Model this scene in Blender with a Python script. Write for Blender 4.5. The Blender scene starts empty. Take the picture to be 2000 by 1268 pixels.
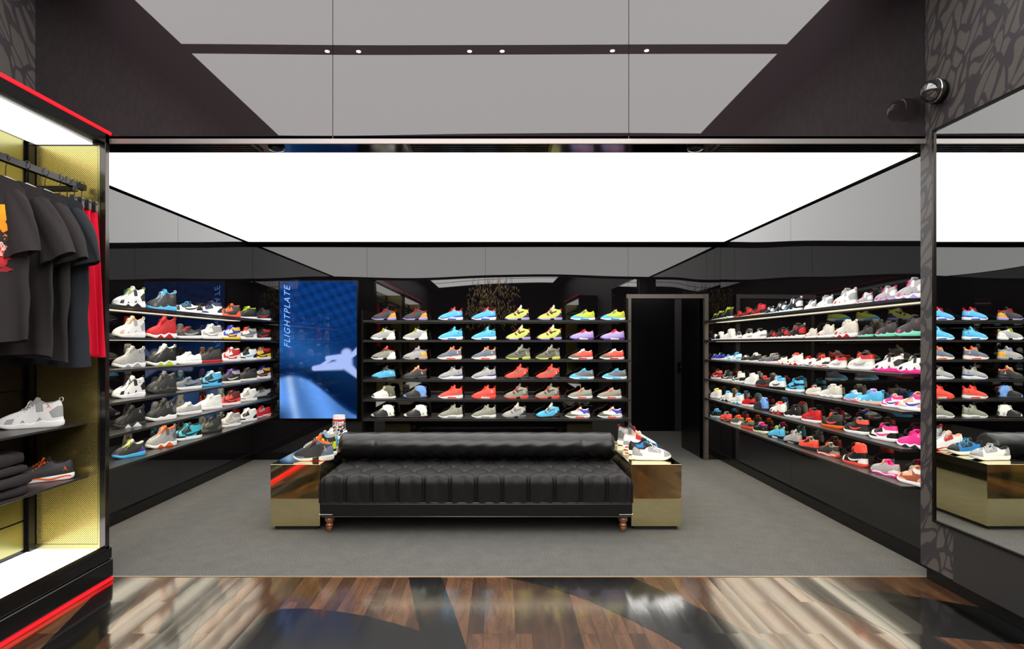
import bpy, bmesh, math, random
import numpy as np
from mathutils import Vector, Matrix
from mathutils.bvhtree import BVHTree
PI = math.pi
random.seed(7)
sc = bpy.context.scene
COL = sc.collection
# ---------------------------------------------------------------- camera
F, CX, CY, EYE = 1150.0, 976.0, 672.5, 1.4      # focal length and horizon point in pixels of the 2000x1268 frame, eye height
cam_d = bpy.data.cameras.new('camera'); cam = bpy.data.objects.new('camera', cam_d); COL.objects.link(cam)
cam.location = (0, 0, EYE); cam.rotation_euler = (PI / 2, 0, 0)
cam_d.sensor_width = 36; cam_d.lens = 36 * F / 2000
cam_d.shift_x = (1000 - CX) / 2000; cam_d.shift_y = (CY - 634) / 2000
cam_d.clip_start = 0.05; cam_d.clip_end = 100
sc.camera = cam
# ---------------------------------------------------------------- exposure, world
sc.view_settings.view_transform = 'Standard'; sc.view_settings.look = 'None'
sc.view_settings.exposure = 0.0; sc.view_settings.gamma = 1.0; sc.view_settings.use_curve_mapping = False
w = bpy.data.worlds.new('world'); sc.world = w; w.use_nodes = True
w.node_tree.nodes['Background'].inputs[0].default_value = (0.01, 0.01, 0.011, 1)
E_ROOM, E_FRONT, E_CASE, E_LED = 3.1, 5.0, 3.0, 1.0     # brightness of the light boxes and shelf strips
LAMP_SIDE, LAMP_BACK = 4.6, 6.0

def wx(px, Y): return (px - CX) / F * Y
def wz(py, Y): return EYE - (py - CY) / F * Y
def floorY(py): return EYE * F / (py - CY)

# ---------------------------------------------------------------- materials
def srgb(h):
    h = h.lstrip('#'); c = [int(h[i:i + 2], 16) / 255 for i in (0, 2, 4)]
    return tuple((x / 12.92 if x <= 0.04045 else ((x + 0.055) / 1.055) ** 2.4) for x in c) + (1,)
MATS = {}
def mat(name, col, rough=0.5, metal=0.0, spec=0.5, emit=0, coat=0.0, bump=0, bscale=200, ior=1.5):
    if name in MATS: return MATS[name]
    m = bpy.data.materials.new(name); m.use_nodes = True; MATS[name] = m
    nt = m.node_tree; b = nt.nodes['Principled BSDF']
    c = srgb(col) if isinstance(col, str) else tuple(col) + ((1,) if len(col) == 3 else ())
    b.inputs['Base Color'].default_value = c
    b.inputs['Roughness'].default_value = rough; b.inputs['Metallic'].default_value = metal
    b.inputs['Specular IOR Level'].default_value = spec; b.inputs['IOR'].default_value = ior
    b.inputs['Coat Weight'].default_value = coat; b.inputs['Coat Roughness'].default_value = 0.03
    if emit:
        b.inputs['Emission Color'].default_value = c; b.inputs['Emission Strength'].default_value = emit
    if bump:
        tc = nt.nodes.new('ShaderNodeTexCoord'); n = nt.nodes.new('ShaderNodeTexNoise'); n.inputs['Scale'].default_value = bscale
        bp = nt.nodes.new('ShaderNodeBump'); bp.inputs['Strength'].default_value = bump; bp.inputs['Distance'].default_value = 0.01
        nt.links.new(tc.outputs['Object'], n.inputs['Vector'])
        nt.links.new(n.outputs['Fac'], bp.inputs['Height']); nt.links.new(bp.outputs['Normal'], b.inputs['Normal'])
    return m
def nodes(m): return m.node_tree.nodes, m.node_tree.links, m.node_tree.nodes['Principled BSDF']
def mathn(N, L, op, a, b=None, c=None):
    n = N.new('ShaderNodeMath'); n.operation = op
    for i, v in enumerate((a, b, c)):
        if v is None: continue
        if isinstance(v, (int, float)): n.inputs[i].default_value = v
        else: L.new(v, n.inputs[i])
    return n.outputs[0]
def ramp(N, L, fac, stops):
    r = N.new('ShaderNodeValToRGB'); e = r.color_ramp.elements
    while len(e) < len(stops): e.new(0.5)
    for i, (p, c) in enumerate(stops): e[i].position = p; e[i].color = c
    L.new(fac, r.inputs[0]); return r.outputs[0]

M_GLASS = mat('polished_black_glass', (0.0035, 0.003, 0.0035), 0.012, spec=0.78, ior=1.52)
N_, L_, B_ = nodes(M_GLASS)          # large panels are never quite flat: a very soft warp
tc = N_.new('ShaderNodeTexCoord'); nz = N_.new('ShaderNodeTexNoise'); nz.inputs['Scale'].default_value = 0.6; nz.inputs['Detail'].default_value = 0
bp = N_.new('ShaderNodeBump'); bp.inputs['Strength'].default_value = 0.55; bp.inputs['Distance'].default_value = 0.03
L_.new(tc.outputs['Object'], nz.inputs['Vector']); L_.new(nz.outputs['Fac'], bp.inputs['Height']); L_.new(bp.outputs['Normal'], B_.inputs['Normal'])
M_FASCIA = mat('dark_lacquered_glass', (0.020, 0.0150, 0.0165), 0.012, spec=0.72, ior=1.52)
N_, L_, B_ = nodes(M_FASCIA)
tc = N_.new('ShaderNodeTexCoord'); nz = N_.new('ShaderNodeTexNoise'); nz.inputs['Scale'].default_value = 0.55; nz.inputs['Detail'].default_value = 0
bp = N_.new('ShaderNodeBump'); bp.inputs['Strength'].default_value = 0.3; bp.inputs['Distance'].default_value = 0.03
L_.new(tc.outputs['Object'], nz.inputs['Vector']); L_.new(nz.outputs['Fac'], bp.inputs['Height']); L_.new(bp.outputs['Normal'], B_.inputs['Normal'])
M_BLACK = mat('satin_black', (0.0035, 0.003, 0.0033), 0.25, spec=0.28)
M_MATTE = mat('matte_black', (0.008, 0.007, 0.008), 0.7)
M_STEEL = mat('dark_bronze_steel', '#2a2623', 0.22, metal=0.85)
M_SOFFIT = mat('dark_mirror_steel', '#55504c', 0.09, metal=1.0)
M_SHELF = mat('black_shelf_metal', (0.018, 0.017, 0.016), 0.30, spec=0.5)
M_BOX = mat('room_light_box', (1, 0.985, 0.965), 0.5, emit=E_ROOM)
M_FBOX = mat('front_light_box', (1, 0.975, 0.965), 0.5, emit=E_FRONT)
M_CBOX = mat('case_light_box', (1, 0.985, 0.93), 0.5, emit=E_CASE)
M_LED = mat('led_diffuser', (1.0, 0.92, 0.70), 0.5, emit=E_LED)
M_RED = mat('red_neon', (1.0, 0.005, 0.012), 0.4, emit=1.1)
M_MIRROR = mat('silver_mirror', (0.83, 0.86, 0.85), 0.0, metal=1.0)
M_BRASS = mat('polished_brass', (0.86, 0.76, 0.42), 0.055, metal=1.0)
N_, L_, B_ = nodes(M_BRASS)
tc = N_.new('ShaderNodeTexCoord'); nz = N_.new('ShaderNodeTexNoise'); nz.inputs['Scale'].default_value = 7; nz.inputs['Detail'].default_value = 6
L_.new(tc.outputs['Object'], nz.inputs['Vector'])
mr = N_.new('ShaderNodeMapRange'); mr.inputs[3].default_value = 0.015; mr.inputs[4].default_value = 0.08
L_.new(nz.outputs['Fac'], mr.inputs[0]); L_.new(mr.outputs[0], B_.inputs['Roughness'])
M_BRUSH = mat('satin_brass_panel', (0.27, 0.265, 0.12), 0.28, metal=1.0)
M_GLASSLENS = mat('smoked_dome', (0.02, 0.02, 0.02), 0.03, spec=0.9, coat=1)

# perforated brass sheet: staggered dark holes
M_PERF = mat('perforated_brass', (0.5, 0.40, 0.14), 0.27, metal=0.85)
N_, L_, B_ = nodes(M_PERF)
tc = N_.new('ShaderNodeTexCoord'); sp = N_.new('ShaderNodeSeparateXYZ'); L_.new(tc.outputs['Object'], sp.inputs[0])
PX, PZ = 0.0125, 0.0125
u = mathn(N_, L_, 'DIVIDE', sp.outputs['X'], PX); v = mathn(N_, L_, 'DIVIDE', sp.outputs['Z'], PZ)
def cell(off):
    a = mathn(N_, L_, 'SUBTRACT', mathn(N_, L_, 'FRACT', mathn(N_, L_, 'ADD', u, off)), 0.5)
    b = mathn(N_, L_, 'SUBTRACT', mathn(N_, L_, 'FRACT', mathn(N_, L_, 'ADD', v, off)), 0.5)
    b = mathn(N_, L_, 'MULTIPLY', b, 1.35)
    return mathn(N_, L_, 'SQRT', mathn(N_, L_, 'ADD', mathn(N_, L_, 'MULTIPLY', a, a), mathn(N_, L_, 'MULTIPLY', b, b)))
d = mathn(N_, L_, 'MINIMUM', cell(0.0), cell(0.5))
hole = mathn(N_, L_, 'LESS_THAN', d, 0.27)
mx = N_.new('ShaderNodeMixRGB'); mx.inputs[1].default_value = (0.58, 0.47, 0.17, 1); mx.inputs[2].default_value = (0.05, 0.035, 0.008, 1)
L_.new(hole, mx.inputs[0]); L_.new(mx.outputs[0], B_.inputs['Base Color'])

# crackle print wall covering
M_CRACK = mat('crackle_print', (0.05, 0.05, 0.05), 0.55)
N_, L_, B_ = nodes(M_CRACK)
tc = N_.new('ShaderNodeTexCoord'); mp = N_.new('ShaderNodeMapping'); mp.inputs['Rotation'].default_value = (-0.5, 0, 0)
L_.new(tc.outputs['Object'], mp.inputs[0])
mp2 = N_.new('ShaderNodeMapping'); mp2.inputs['Scale'].default_value = (1, 15.0, 6.0); L_.new(mp.outputs[0], mp2.inputs[0]); mp = mp2
nz = N_.new('ShaderNodeTexNoise'); nz.inputs['Scale'].default_value = 0.55; nz.inputs['Detail'].default_value = 0.6
L_.new(mp.outputs[0], nz.inputs['Vector'])
va = N_.new('ShaderNodeVectorMath'); va.operation = 'MULTIPLY_ADD'; va.inputs[1].default_value = (2.2, 2.2, 2.2)
L_.new(nz.outputs['Color'], va.inputs[0]); L_.new(mp.outputs[0], va.inputs[2])
vo = N_.new('ShaderNodeTexVoronoi'); vo.feature = 'DISTANCE_TO_EDGE'; vo.inputs['Scale'].default_value = 1.0
L_.new(va.outputs[0], vo.inputs['Vector'])
c = ramp(N_, L_, vo.outputs['Distance'], [(0.09, srgb('#2b262a')), (0.115, srgb('#4a4541'))])
L_.new(c, B_.inputs['Base Color'])

# carpet
M_CARPET = mat('grey_carpet', '#4a4a4a', 0.95, spec=0.15)
N_, L_, B_ = nodes(M_CARPET)
tc = N_.new('ShaderNodeTexCoord')
n1 = N_.new('ShaderNodeTexNoise'); n1.inputs['Scale'].default_value = 160; n1.inputs['Detail'].default_value = 3
n2 = N_.new('ShaderNodeTexNoise'); n2.inputs['Scale'].default_value = 9; n2.inputs['Detail'].default_value = 5
L_.new(tc.outputs['Object'], n1.inputs['Vector']); L_.new(tc.outputs['Object'], n2.inputs['Vector'])
f = mathn(N_, L_, 'ADD', mathn(N_, L_, 'MULTIPLY', n1.outputs['Fac'], 0.88), mathn(N_, L_, 'MULTIPLY', n2.outputs['Fac'], 0.12))
c = ramp(N_, L_, f, [(0.3, srgb('#3a3a39')), (0.5, srgb('#585754')), (0.7, srgb('#72716c'))])
L_.new(c, B_.inputs['Base Color'])
bp = N_.new('ShaderNodeBump'); bp.inputs['Strength'].default_value = 0.6; bp.inputs['Distance'].default_value = 0.01
L_.new(n1.outputs['Fac'], bp.inputs['Height']); L_.new(bp.outputs['Normal'], B_.inputs['Normal'])

# wood planks (run along Y), varnished; each board lies at its own slight tilt
def wood(name, stops, rough):
    m = mat(name, (0.1, 0.05, 0.03), rough, spec=0.05, coat=1.0)
    N, L, B = nodes(m)
    B.inputs['Coat Roughness'].default_value = 0.10; B.inputs['Coat IOR'].default_value = 1.95
    tc = N.new('ShaderNodeTexCoord'); mp = N.new('ShaderNodeMapping'); mp.inputs['Rotation'].default_value = (0, 0, PI / 2)
    L.new(tc.outputs['Object'], mp.inputs[0])
    br = N.new('ShaderNodeTexBrick'); br.inputs['Scale'].default_value = 1.0; br.inputs['Brick Width'].default_value = 0.95
    br.inputs['Row Height'].default_value = 0.078; br.inputs['Mortar Size'].default_value = 0.0011; br.inputs['Mortar Smooth'].default_value = 0.3
    br.offset = 0.37; br.offset_frequency = 3
    br.inputs['Color1'].default_value = (0, 0, 0, 1); br.inputs['Color2'].default_value = (1, 1, 1, 1); br.inputs['Mortar'].default_value = (0.5, 0.5, 0.5, 1)
    L.new(mp.outputs[0], br.inputs['Vector'])
    rnd = N.new('ShaderNodeSeparateColor'); L.new(br.outputs['Color'], rnd.inputs[0])
    r = rnd.outputs[0]
    ms = N.new('ShaderNodeMapping'); ms.inputs['Scale'].default_value = (14, 2.2, 14); L.new(tc.outputs['Object'], ms.inputs[0])
    off = N.new('ShaderNodeCombineXYZ'); L.new(mathn(N, L, 'MULTIPLY', r, 37.0), off.inputs[2])
    ad = N.new('ShaderNodeVectorMath'); L.new(ms.outputs[0], ad.inputs[0]); L.new(off.outputs[0], ad.inputs[1])
    ns = N.new('ShaderNodeTexNoise'); ns.inputs['Scale'].default_value = 1.0; ns.inputs['Detail'].default_value = 7; ns.inputs['Roughness'].default_value = 0.62; ns.inputs['Distortion'].default_value = 0.9
    L.new(ad.outputs[0], ns.inputs['Vector'])
    f = mathn(N, L, 'ADD', mathn(N, L, 'MULTIPLY', ns.outputs['Fac'], 0.75), mathn(N, L, 'MULTIPLY', r, 0.25))
    c = ramp(N, L, f, stops)
    mo = N.new('ShaderNodeMixRGB'); mo.inputs[2].default_value = tuple(0.35 * x for x in stops[0][1][:3]) + (1,)
    L.new(br.outputs['Fac'], mo.inputs[0]); L.new(c, mo.inputs[1]); L.new(mo.outputs[0], B.inputs['Base Color'])
    ge = N.new('ShaderNodeNewGeometry')
    t = N.new('ShaderNodeCombineXYZ')
    L.new(mathn(N, L, 'MULTIPLY', mathn(N, L, 'SUBTRACT', r, 0.5), 0.035), t.inputs[0])
    L.new(mathn(N, L, 'MULTIPLY', mathn(N, L, 'SUBTRACT', ns.outputs['Fac'], 0.5), 0.02), t.inputs[1])
    a2 = N.new('ShaderNodeVectorMath'); L.new(ge.outputs['Normal'], a2.inputs[0]); L.new(t.outputs[0], a2.inputs[1])
    nm = N.new('ShaderNodeVectorMath'); nm.operation = 'NORMALIZE'; L.new(a2.outputs[0], nm.inputs[0])
    L.new(nm.outputs[0], B.inputs['Normal']); L.new(nm.outputs[0], B.inputs['Coat Normal'])
    return m
M_WOOD = wood('brown_plank', [(0.28, srgb('#1f120b')), (0.5, srgb('#432a19')), (0.75, srgb('#66462e'))], 0.35)
M_WOODK = wood('black_stained_plank', [(0.28, srgb('#040404')), (0.6, srgb('#080808')), (0.8, srgb('#100f0f'))], 0.3)

M_LEATHER = mat('black_leather', (0.004, 0.0038, 0.0038), 0.30, spec=0.5, bump=0.06, bscale=60)
M_SATIN = mat('black_tufted_fabric', (0.0065, 0.0052, 0.0058), 0.5, spec=0.28, bump=0.1, bscale=400)
M_LEGWOOD = mat('turned_walnut', (0.24, 0.085, 0.03), 0.18, coat=0.8)
M_NAIL = mat('nickel_nail', (0.85, 0.82, 0.75), 0.2, metal=1.0)

# ---------------------------------------------------------------- mesh helpers
def link(name, bm, m, parent=None, smooth=False, loc=None):
    me = bpy.data.meshes.new(name); bm.normal_update(); bm.to_mesh(me); bm.free()
    for x in (m if isinstance(m, (list, tuple)) else [m]): me.materials.append(x)
    if smooth:
        for p in me.polygons: p.use_smooth = True
    o = bpy.data.objects.new(name, me); COL.objects.link(o)
    if parent: o.parent = parent
    if loc: o.location = loc
    return o
def bx(bm, x0, x1, y0, y1, z0, z1, mi=0, bev=0):
    vs = [bm.verts.new((x, y, z)) for z in (z0, z1) for y in (y0, y1) for x in (x0, x1)]
    fs = [(0, 2, 3, 1), (4, 5, 7, 6), (0, 1, 5, 4), (2, 6, 7, 3), (0, 4, 6, 2), (1, 3, 7, 5)]
    out = []
    for f in fs:
        q = bm.faces.new([vs[i] for i in f]); q.material_index = mi; out.append(q)
    if bev:
        es = list({e for f in out for e in f.edges})
        bmesh.ops.bevel(bm, geom=es, offset=bev, segments=3, profile=0.5, affect='EDGES')
def box(name, x0, x1, y0, y1, z0, z1, m, parent=None, bev=0, center=False):
    bm = bmesh.new()
    if center:
        c = ((x0 + x1) / 2, (y0 + y1) / 2, z0)
        bx(bm, x0 - c[0], x1 - c[0], y0 - c[1], y1 - c[1], 0, z1 - z0, bev=bev)
        return link(name, bm, m, parent, loc=c)
    bx(bm, x0, x1, y0, y1, z0, z1, bev=bev); return link(name, bm, m, parent)
def tube(bm, pts, r, n=8, mi=0, closed=False):
    rings = []; N = len(pts); P = [Vector(p) for p in pts]
    for i, p in enumerate(P):
        t = (P[(i + 1) % N] - P[i - 1]) if closed else (P[min(i + 1, N - 1)] - P[max(i - 1, 0)])
        t.normalize(); a = Vector((0, 0, 1)) if abs(t.z) < 0.9 else Vector((1, 0, 0))
        u = t.cross(a).normalized(); v = t.cross(u)
        rr = r[i] if isinstance(r, (list, tuple)) else r
        rings.append([bm.verts.new(p + (u * math.cos(k * 2 * PI / n) + v * math.sin(k * 2 * PI / n)) * rr) for k in range(n)])
    for i in range(N if closed else N - 1):
        a, b = rings[i], rings[(i + 1) % N]
        for k in range(n):
            f = bm.faces.new((a[k], a[(k + 1) % n], b[(k + 1) % n], b[k])); f.material_index = mi; f.smooth = True
    if not closed:
        bm.faces.new(rings[0][::-1]).material_index = mi; bm.faces.new(rings[-1]).material_index = mi
def lathe(bm, prof, n=24, at=(0, 0, 0), mi=0):
    rings = []
    for r, z in prof:
        rings.append([bm.verts.new((at[0] + r * math.cos(k * 2 * PI / n), at[1] + r * math.sin(k * 2 * PI / n), at[2] + z)) for k in range(n)])
    for a, b in zip(rings, rings[1:]):
        for k in range(n):
            f = bm.faces.new((a[k], a[(k + 1) % n], b[(k + 1) % n], b[k])); f.smooth = True; f.material_index = mi
    bm.faces.new(rings[0][::-1]).material_index = mi; bm.faces.new(rings[-1]).material_index = mi
def struct(o): o['kind'] = 'structure'; return o
def tag(o, label, cat, group=None):
    o['label'] = label; o['category'] = cat
    if group: o['group'] = group
    return o
def thing(name, label, cat, loc=(0, 0, 0), rz=0, group=None):
    o = bpy.data.objects.new(name, None); COL.objects.link(o); o.empty_display_size = 0.1
    o.location = loc; o.rotation_euler = (0, 0, rz); return tag(o, label, cat, group)

# ================================================================ ROOM SHELL
XL, XR, YB, ZC = -3.0, 2.68, 7.15, 2.617      # room walls, back wall, ceiling
YF, ZF = 3.5, 3.6                             # fascia plane, front ceiling
XFL, XFR = -2.76, 2.53                        # walls of the front area
YEND = -11.0
DX0, DX1, DZ = 1.59, 2.47, 1.955              # doorway
struct(box('floor_carpet', -3.2, 3.4, 3.55, 9.8, -0.05, 0.0, M_CARPET))
struct(box('floor_wood', -3.2, 2.9, YEND, 3.547, -0.05, -0.002, M_WOOD))
struct(box('trim_1', -3.0, 2.68, 3.544, 3.552, -0.04, 0.0015, mat('edge_brass', (0.55, 0.42, 0.28), 0.3, metal=0.6)))
def inlay(name, px):
    bm = bmesh.new(); vs = []
    for x, y in px:
        Y = floorY(max(y, 1127.6)); vs.append(bm.verts.new((wx(x, Y), min(Y, 3.543), 0.0)))
    f = bm.faces.new(vs); r = bmesh.ops.extrude_face_region(bm, geom=[f])
    for v in r['geom']:
        if isinstance(v, bmesh.types.BMVert): v.co.z = -0.004
    bmesh.ops.triangulate(bm, faces=bm.faces[:]); bmesh.ops.recalc_face_normals(bm, faces=bm.faces[:])
    o = link(name, bm, M_WOODK, loc=(0, 0, -0.0012)); struct(o)
inlay('floor_inlay', [(215, 1127), (300, 1127), (183, 1268), (110, 1356), (-60, 1430), (78, 1268), (190, 1155)])
inlay('floor_inlay', [(373, 1127), (432, 1127), (398, 1195), (366, 1268), (330, 1345), (225, 1345), (285, 1268), (330, 1200), (352, 1152)])
inlay('floor_inlay', [(430, 1268), (490, 1216), (520, 1200), (550, 1189), (600, 1188), (660, 1194), (720, 1204), (770, 1217), (820, 1232), (798, 1127), (862, 1127), (887, 1195), (912, 1268), (935, 1340), (360, 1340)])
inlay('floor_inlay', [(985, 1127), (1235, 1127), (1262, 1140), (1320, 1165), (1370, 1190), (1410, 1208), (1452, 1232), (1525, 1268), (1660, 1345), (1440, 1345), (1335, 1268), (1290, 1240), (1222, 1206), (1150, 1173), (1080, 1148), (1030, 1136)])
inlay('floor_inlay', [(1528, 1127), (1600, 1127), (1645, 1151), (1710, 1155), (1800, 1167), (1920, 1187), (2060, 1240), (2200, 1290), (2200, 1300), (2000, 1258), (1820, 1243), (1868, 1270), (1990, 1345), (1900, 1345), (1778, 1268), (1740, 1236), (1680, 1205), (1600, 1172)])

def panels_x(name, X, thick, ys, z0, z1, m, gap=0.003):      # wall in a plane of constant X, in sheets
    bm = bmesh.new(); s = 1 if thick > 0 else -1
    for a, b in zip(ys, ys[1:]):
        xs = sorted((X, X + s * 0.008)); bx(bm, xs[0], xs[1], a + gap / 2, b - gap / 2, z0, z1)
    xs = sorted((X + s * 0.008, X + thick)); bx(bm, xs[0], xs[1], ys[0], ys[-1], z0, z1, mi=1)
    return struct(link(name, bm, [m, M_MATTE]))
def panels_y(name, Y, xs, z0, z1, m, gap=0.003, thick=0.1):
    bm = bmesh.new()
    for a, b in zip(xs, xs[1:]): bx(bm, a + gap / 2, b - gap / 2, Y, Y + 0.008, z0, z1)
    bx(bm, xs[0], xs[-1], Y + 0.008, Y + thick, z0, z1, mi=1)
    return struct(link(name, bm, [m, M_MATTE]))
SL, SR = -1.61, 1.56
panels_x('wall_left', XL, -0.12, [3.5, 5.49, YB + 0.1], 0, ZC, M_GLASS)
panels_x('wall_right', XR, 0.12, [3.5, 5.42, 6.97, YB + 0.1], 0, ZC, M_GLASS)
panels_y('wall_back', YB, [XL, SL, wx(948, YB), SR], 0, ZC, M_GLASS)
panels_y('wall_back_upper', YB, [SR, DX1 + 0.04, XR], DZ + 0.03, ZC, M_GLASS)
panels_y('wall_back_side', YB, [DX1 + 0.045, XR], 0, DZ + 0.03, M_GLASS)
# room ceiling and its light box
struct(box('ceiling', XL - 0.1, XR + 0.1, 3.66, YB + 0.1, ZC + 0.004, ZC + 0.1, M_MATTE))
lb = thing('ceiling_light_box', 'huge glowing white stretch ceiling panel over the carpeted shoe room', 'ceiling light', ((XL + XR) / 2, 5.35, ZC))
lb.name = 'ceiling_light_box'
def local(o, parent):
    o.parent = parent; o.matrix_parent_inverse = parent.matrix_basis.inverted(); return o
bm = bmesh.new(); bx(bm, XL + 0.03, XR - 0.03, 3.74, 6.96, ZC - 0.004, ZC + 0.003)
local(link('diffuser', bm, M_BOX), lb)
bm = bmesh.new()
bx(bm, XL + 0.001, XL + 0.03, 3.72, 6.98, ZC - 0.008, ZC + 0.003); bx(bm, XR - 0.03, XR - 0.001, 3.72, 6.98, ZC - 0.008, ZC + 0.003)
bx(bm, XL + 0.03, XR - 0.03, 6.96, 6.98, ZC - 0.008, ZC + 0.003)
local(link('frame', bm, M_BLACK), lb)
# fascia between the high front ceiling and the room, in three sheets
xs = [XFL, wx(650, YF), wx(1228, YF), XFR]
bm = bmesh.new()
for a, b in zip(xs, xs[1:]): bx(bm, a + 0.002, b - 0.002, YF, YF + 0.01, ZC - 0.0, ZF)
bx(bm, XFL, XFR, YF + 0.01, YF + 0.06, ZC + 0.02, ZF, mi=1)
struct(link('wall_fascia', bm, [M_FASCIA, M_MATTE]))
struct(box('ceiling_soffit', XL, XR, YF, 3.735, ZC - 0.002, ZC + 0.02, M_SOFFIT))
struct(box('trim_2', XFL + 0.03, XFR, YF - 0.006, YF + 0.006, ZC - 0.026, ZC + 0.003, mat('steel_edge', '#96908c', 0.42, metal=0.6)))
# front area
struct(box('wall_front_left', XFL - 0.1, XFL, YEND, YF, 2.655, ZF, M_CRACK))
struct(box('wall_left_lower', XFL - 0.24, XFL - 0.03, YEND, YF + 0.02, 0, 2.655, M_MATTE))
struct(box('wall_front_right', XFR, XFR + 0.14, YEND, 3.54, 0.083, ZF, M_CRACK))
struct(box('baseboard_right', XFR + 0.03, XFR + 0.12, YEND, 3.53, 0, 0.083, M_BLACK))
struct(box('wall_front_end', XFL, XFR, YEND - 0.1, YEND, 0, ZF, M_MATTE))
struct(box('ceiling_front', XFL, XFR, YEND, YF, ZF, ZF + 0.1, mat('dark_ceiling', '#2a2426', 0.6)))
FX0, FX1 = -2.32, 2.1
strips = [2.63, 0.8, -1.05, -2.9, -4.75, -6.6, -8.4]
fb = thing('front_ceiling_light', 'grey-white stretch ceiling seen reflected in the glossy fascia panels', 'ceiling light', (0, -2, ZF))
for a, b in zip(strips, strips[1:]):
    bm = bmesh.new(); bx(bm, FX0, FX1, b + 0.07, a - 0.07, ZF - 0.01, ZF - 0.001); local(link('diffuser', bm, M_FBOX), fb)
bm = bmesh.new(); bx(bm, FX0, FX1, 2.70, 3.42, ZF - 0.01, ZF - 0.001); local(link('diffuser', bm, M_FBOX), fb)
trk = []
for i, y in enumerate(strips[:-1]):
    bm = bmesh.new(); bx(bm, FX0, FX1, y - 0.07, y + 0.07, ZF - 0.012, ZF - 0.001); local(link('track_channel', bm, M_BLACK), fb)
M_SPOT = mat('spot_lens', (1, 0.9, 0.75), 0.4, emit=45)
names = ['leftmost', 'second from left', 'third from left', 'fourth from left', 'fifth from left', 'rightmost']
for i, px in enumerate((638, 699, 917, 981, 1196, 1263)):
    x = wx(px, 2 * YF - 2.63)
    t = thing('track_spotlight', 'small black track spotlight in the ceiling slot, %s of six' % names[i], 'spotlight', (x, 2.63, ZF - 0.012), 0, 'spotlights in the ceiling slot')
    bm = bmesh.new(); lathe(bm, [(0.028, -0.008), (0.030, -0.006), (0.030, -0.001)], 20); link('housing', bm, M_STEEL, t)
    bm = bmesh.new(); lathe(bm, [(0.017, -0.011), (0.017, -0.009)], 20); link('lens', bm, M_SPOT, t)
# walls behind the doorway
struct(box('wall_corridor_left', DX0 - 0.09, DX0, YB + 0.11, 9.6, 0, 2.4, M_MATTE))
struct(box('wall_corridor_right', DX1 + 0.0, DX1 + 0.05, YB + 0.001, 8.0, 0, 2.4, M_BLACK))
struct(box('wall_corridor_far', DX0 - 0.09, 3.4, 9.5, 9.6, 0, 2.4, M_BLACK))
struct(box('ceiling_corridor', DX0 - 0.09, 3.4, YB + 0.11, 9.6, 2.4, 2.45, M_MATTE))
struct(box('baseboard_corridor', DX0, 3.4, 9.485, 9.5, 0, 0.09, M_BLACK))
d = bpy.data.objects.new('door_1', None); COL.objects.link(d); d['kind'] = 'structure'
x0, x1 = wx(1318, 9.47), wx(1345, 9.47)
box('door_leaf', x0, x1 + 0.5, 9.45, 9.49, 0.01, 2.15, mat('grey_door_paint', '#343134', 0.35), d)
bm = bmesh.new(); tube(bm, [(x0 + 0.06, 9.44, 1.03), (x0 + 0.06, 9.40, 1.03), (x0 + 0.2, 9.40, 1.03)], 0.011); bx(bm, x0 + 0.035, x0 + 0.085, 9.437, 9.45, 0.95, 1.11)
link('door_handle', bm, M_STEEL, d)
cl = thing('corridor_fill_light', 'unseen light panel added to brighten the corridor beyond the doorway', 'ceiling light', (2.35, 8.9, 2.4))  # added glowing panel, hidden above the lintel, to lift the dark corridor floor
box('corridor_fill_panel', -.5, .5, -.4, .4, -.012, -.001, mat('corridor_fill_panel', (1, .97, .92), .5, emit=4.5), cl)
# door frame
bm = bmesh.new()
bx(bm, DX0 - 0.055, DX0, YB - 0.03, YB + 0.12, 0, DZ + 0.05); bx(bm, DX1, DX1 + 0.045, YB - 0.06, YB + 0.12, 0, DZ + 0.05)
bx(bm, DX0, DX1, YB - 0.03, YB + 0.12, DZ, DZ + 0.05)
struct(link('door_frame', bm, mat('door_frame_bronze', '#6a625c', 0.35, metal=0.7)))
# base boards in the room
struct(box('baseboard_left', XL, XL + 0.02, 3.56, YB, 0, 0.085, M_BLACK))
struct(box('baseboard_right_room', XR - 0.02, XR, 3.56, YB, 0, 0.085, M_BLACK))
struct(box('baseboard_back', XL + 0.02, SR - 0.03, YB - 0.02, YB, 0, 0.085, M_BLACK))
struct(box('trim_3', SR - 0.035, SR - 0.01, YB - 0.05, YB, 0.0, DZ + 0.0, M_STEEL))
struct(box('trim_4', SL, SL + 0.02, YB - 0.30, YB, 0.2, 1.80, M_BLACK))
# soffit vents
vl = ['left end of the soffit above the shoe room', 'middle of the soffit above the shoe room', 'right end of the soffit above the shoe room']
for i, (a, b) in enumerate(((180, 505), (797, 1078), (1393, 1790))):
    X0, X1 = wx(a, 3.62), wx(b, 3.62)
    t = thing('air_vent', 'long black slotted air vent at the ' + vl[i], 'vent', ((X0 + X1) / 2, 3.62, ZC - 0.003), 0, 'slotted vents in the soffit')
    hw = (X1 - X0) / 2
    bm = bmesh.new(); bx(bm, -hw, hw, -0.075, 0.075, -0.001, 0.0); link('backing', bm, M_MATTE, t)
    bm = bmesh.new()
    bx(bm, -hw, hw, -0.078, -0.066, -0.009, -0.001); bx(bm, -hw, hw, 0.066, 0.078, -0.009, -0.001); bx(bm, -hw, -hw + 0.02, -0.066, 0.066, -0.009, -0.001); bx(bm, hw - 0.02, hw, -0.066, 0.066, -0.009, -0.001)
    link('frame', bm, M_STEEL, t)
    for k in range(3):
        bm = bmesh.new(); y = -0.036 + 0.036 * k; bx(bm, -hw + 0.02, hw - 0.02, y - 0.006, y + 0.006, -0.009, -0.001); link('slat', bm, M_STEEL, t)
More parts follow.
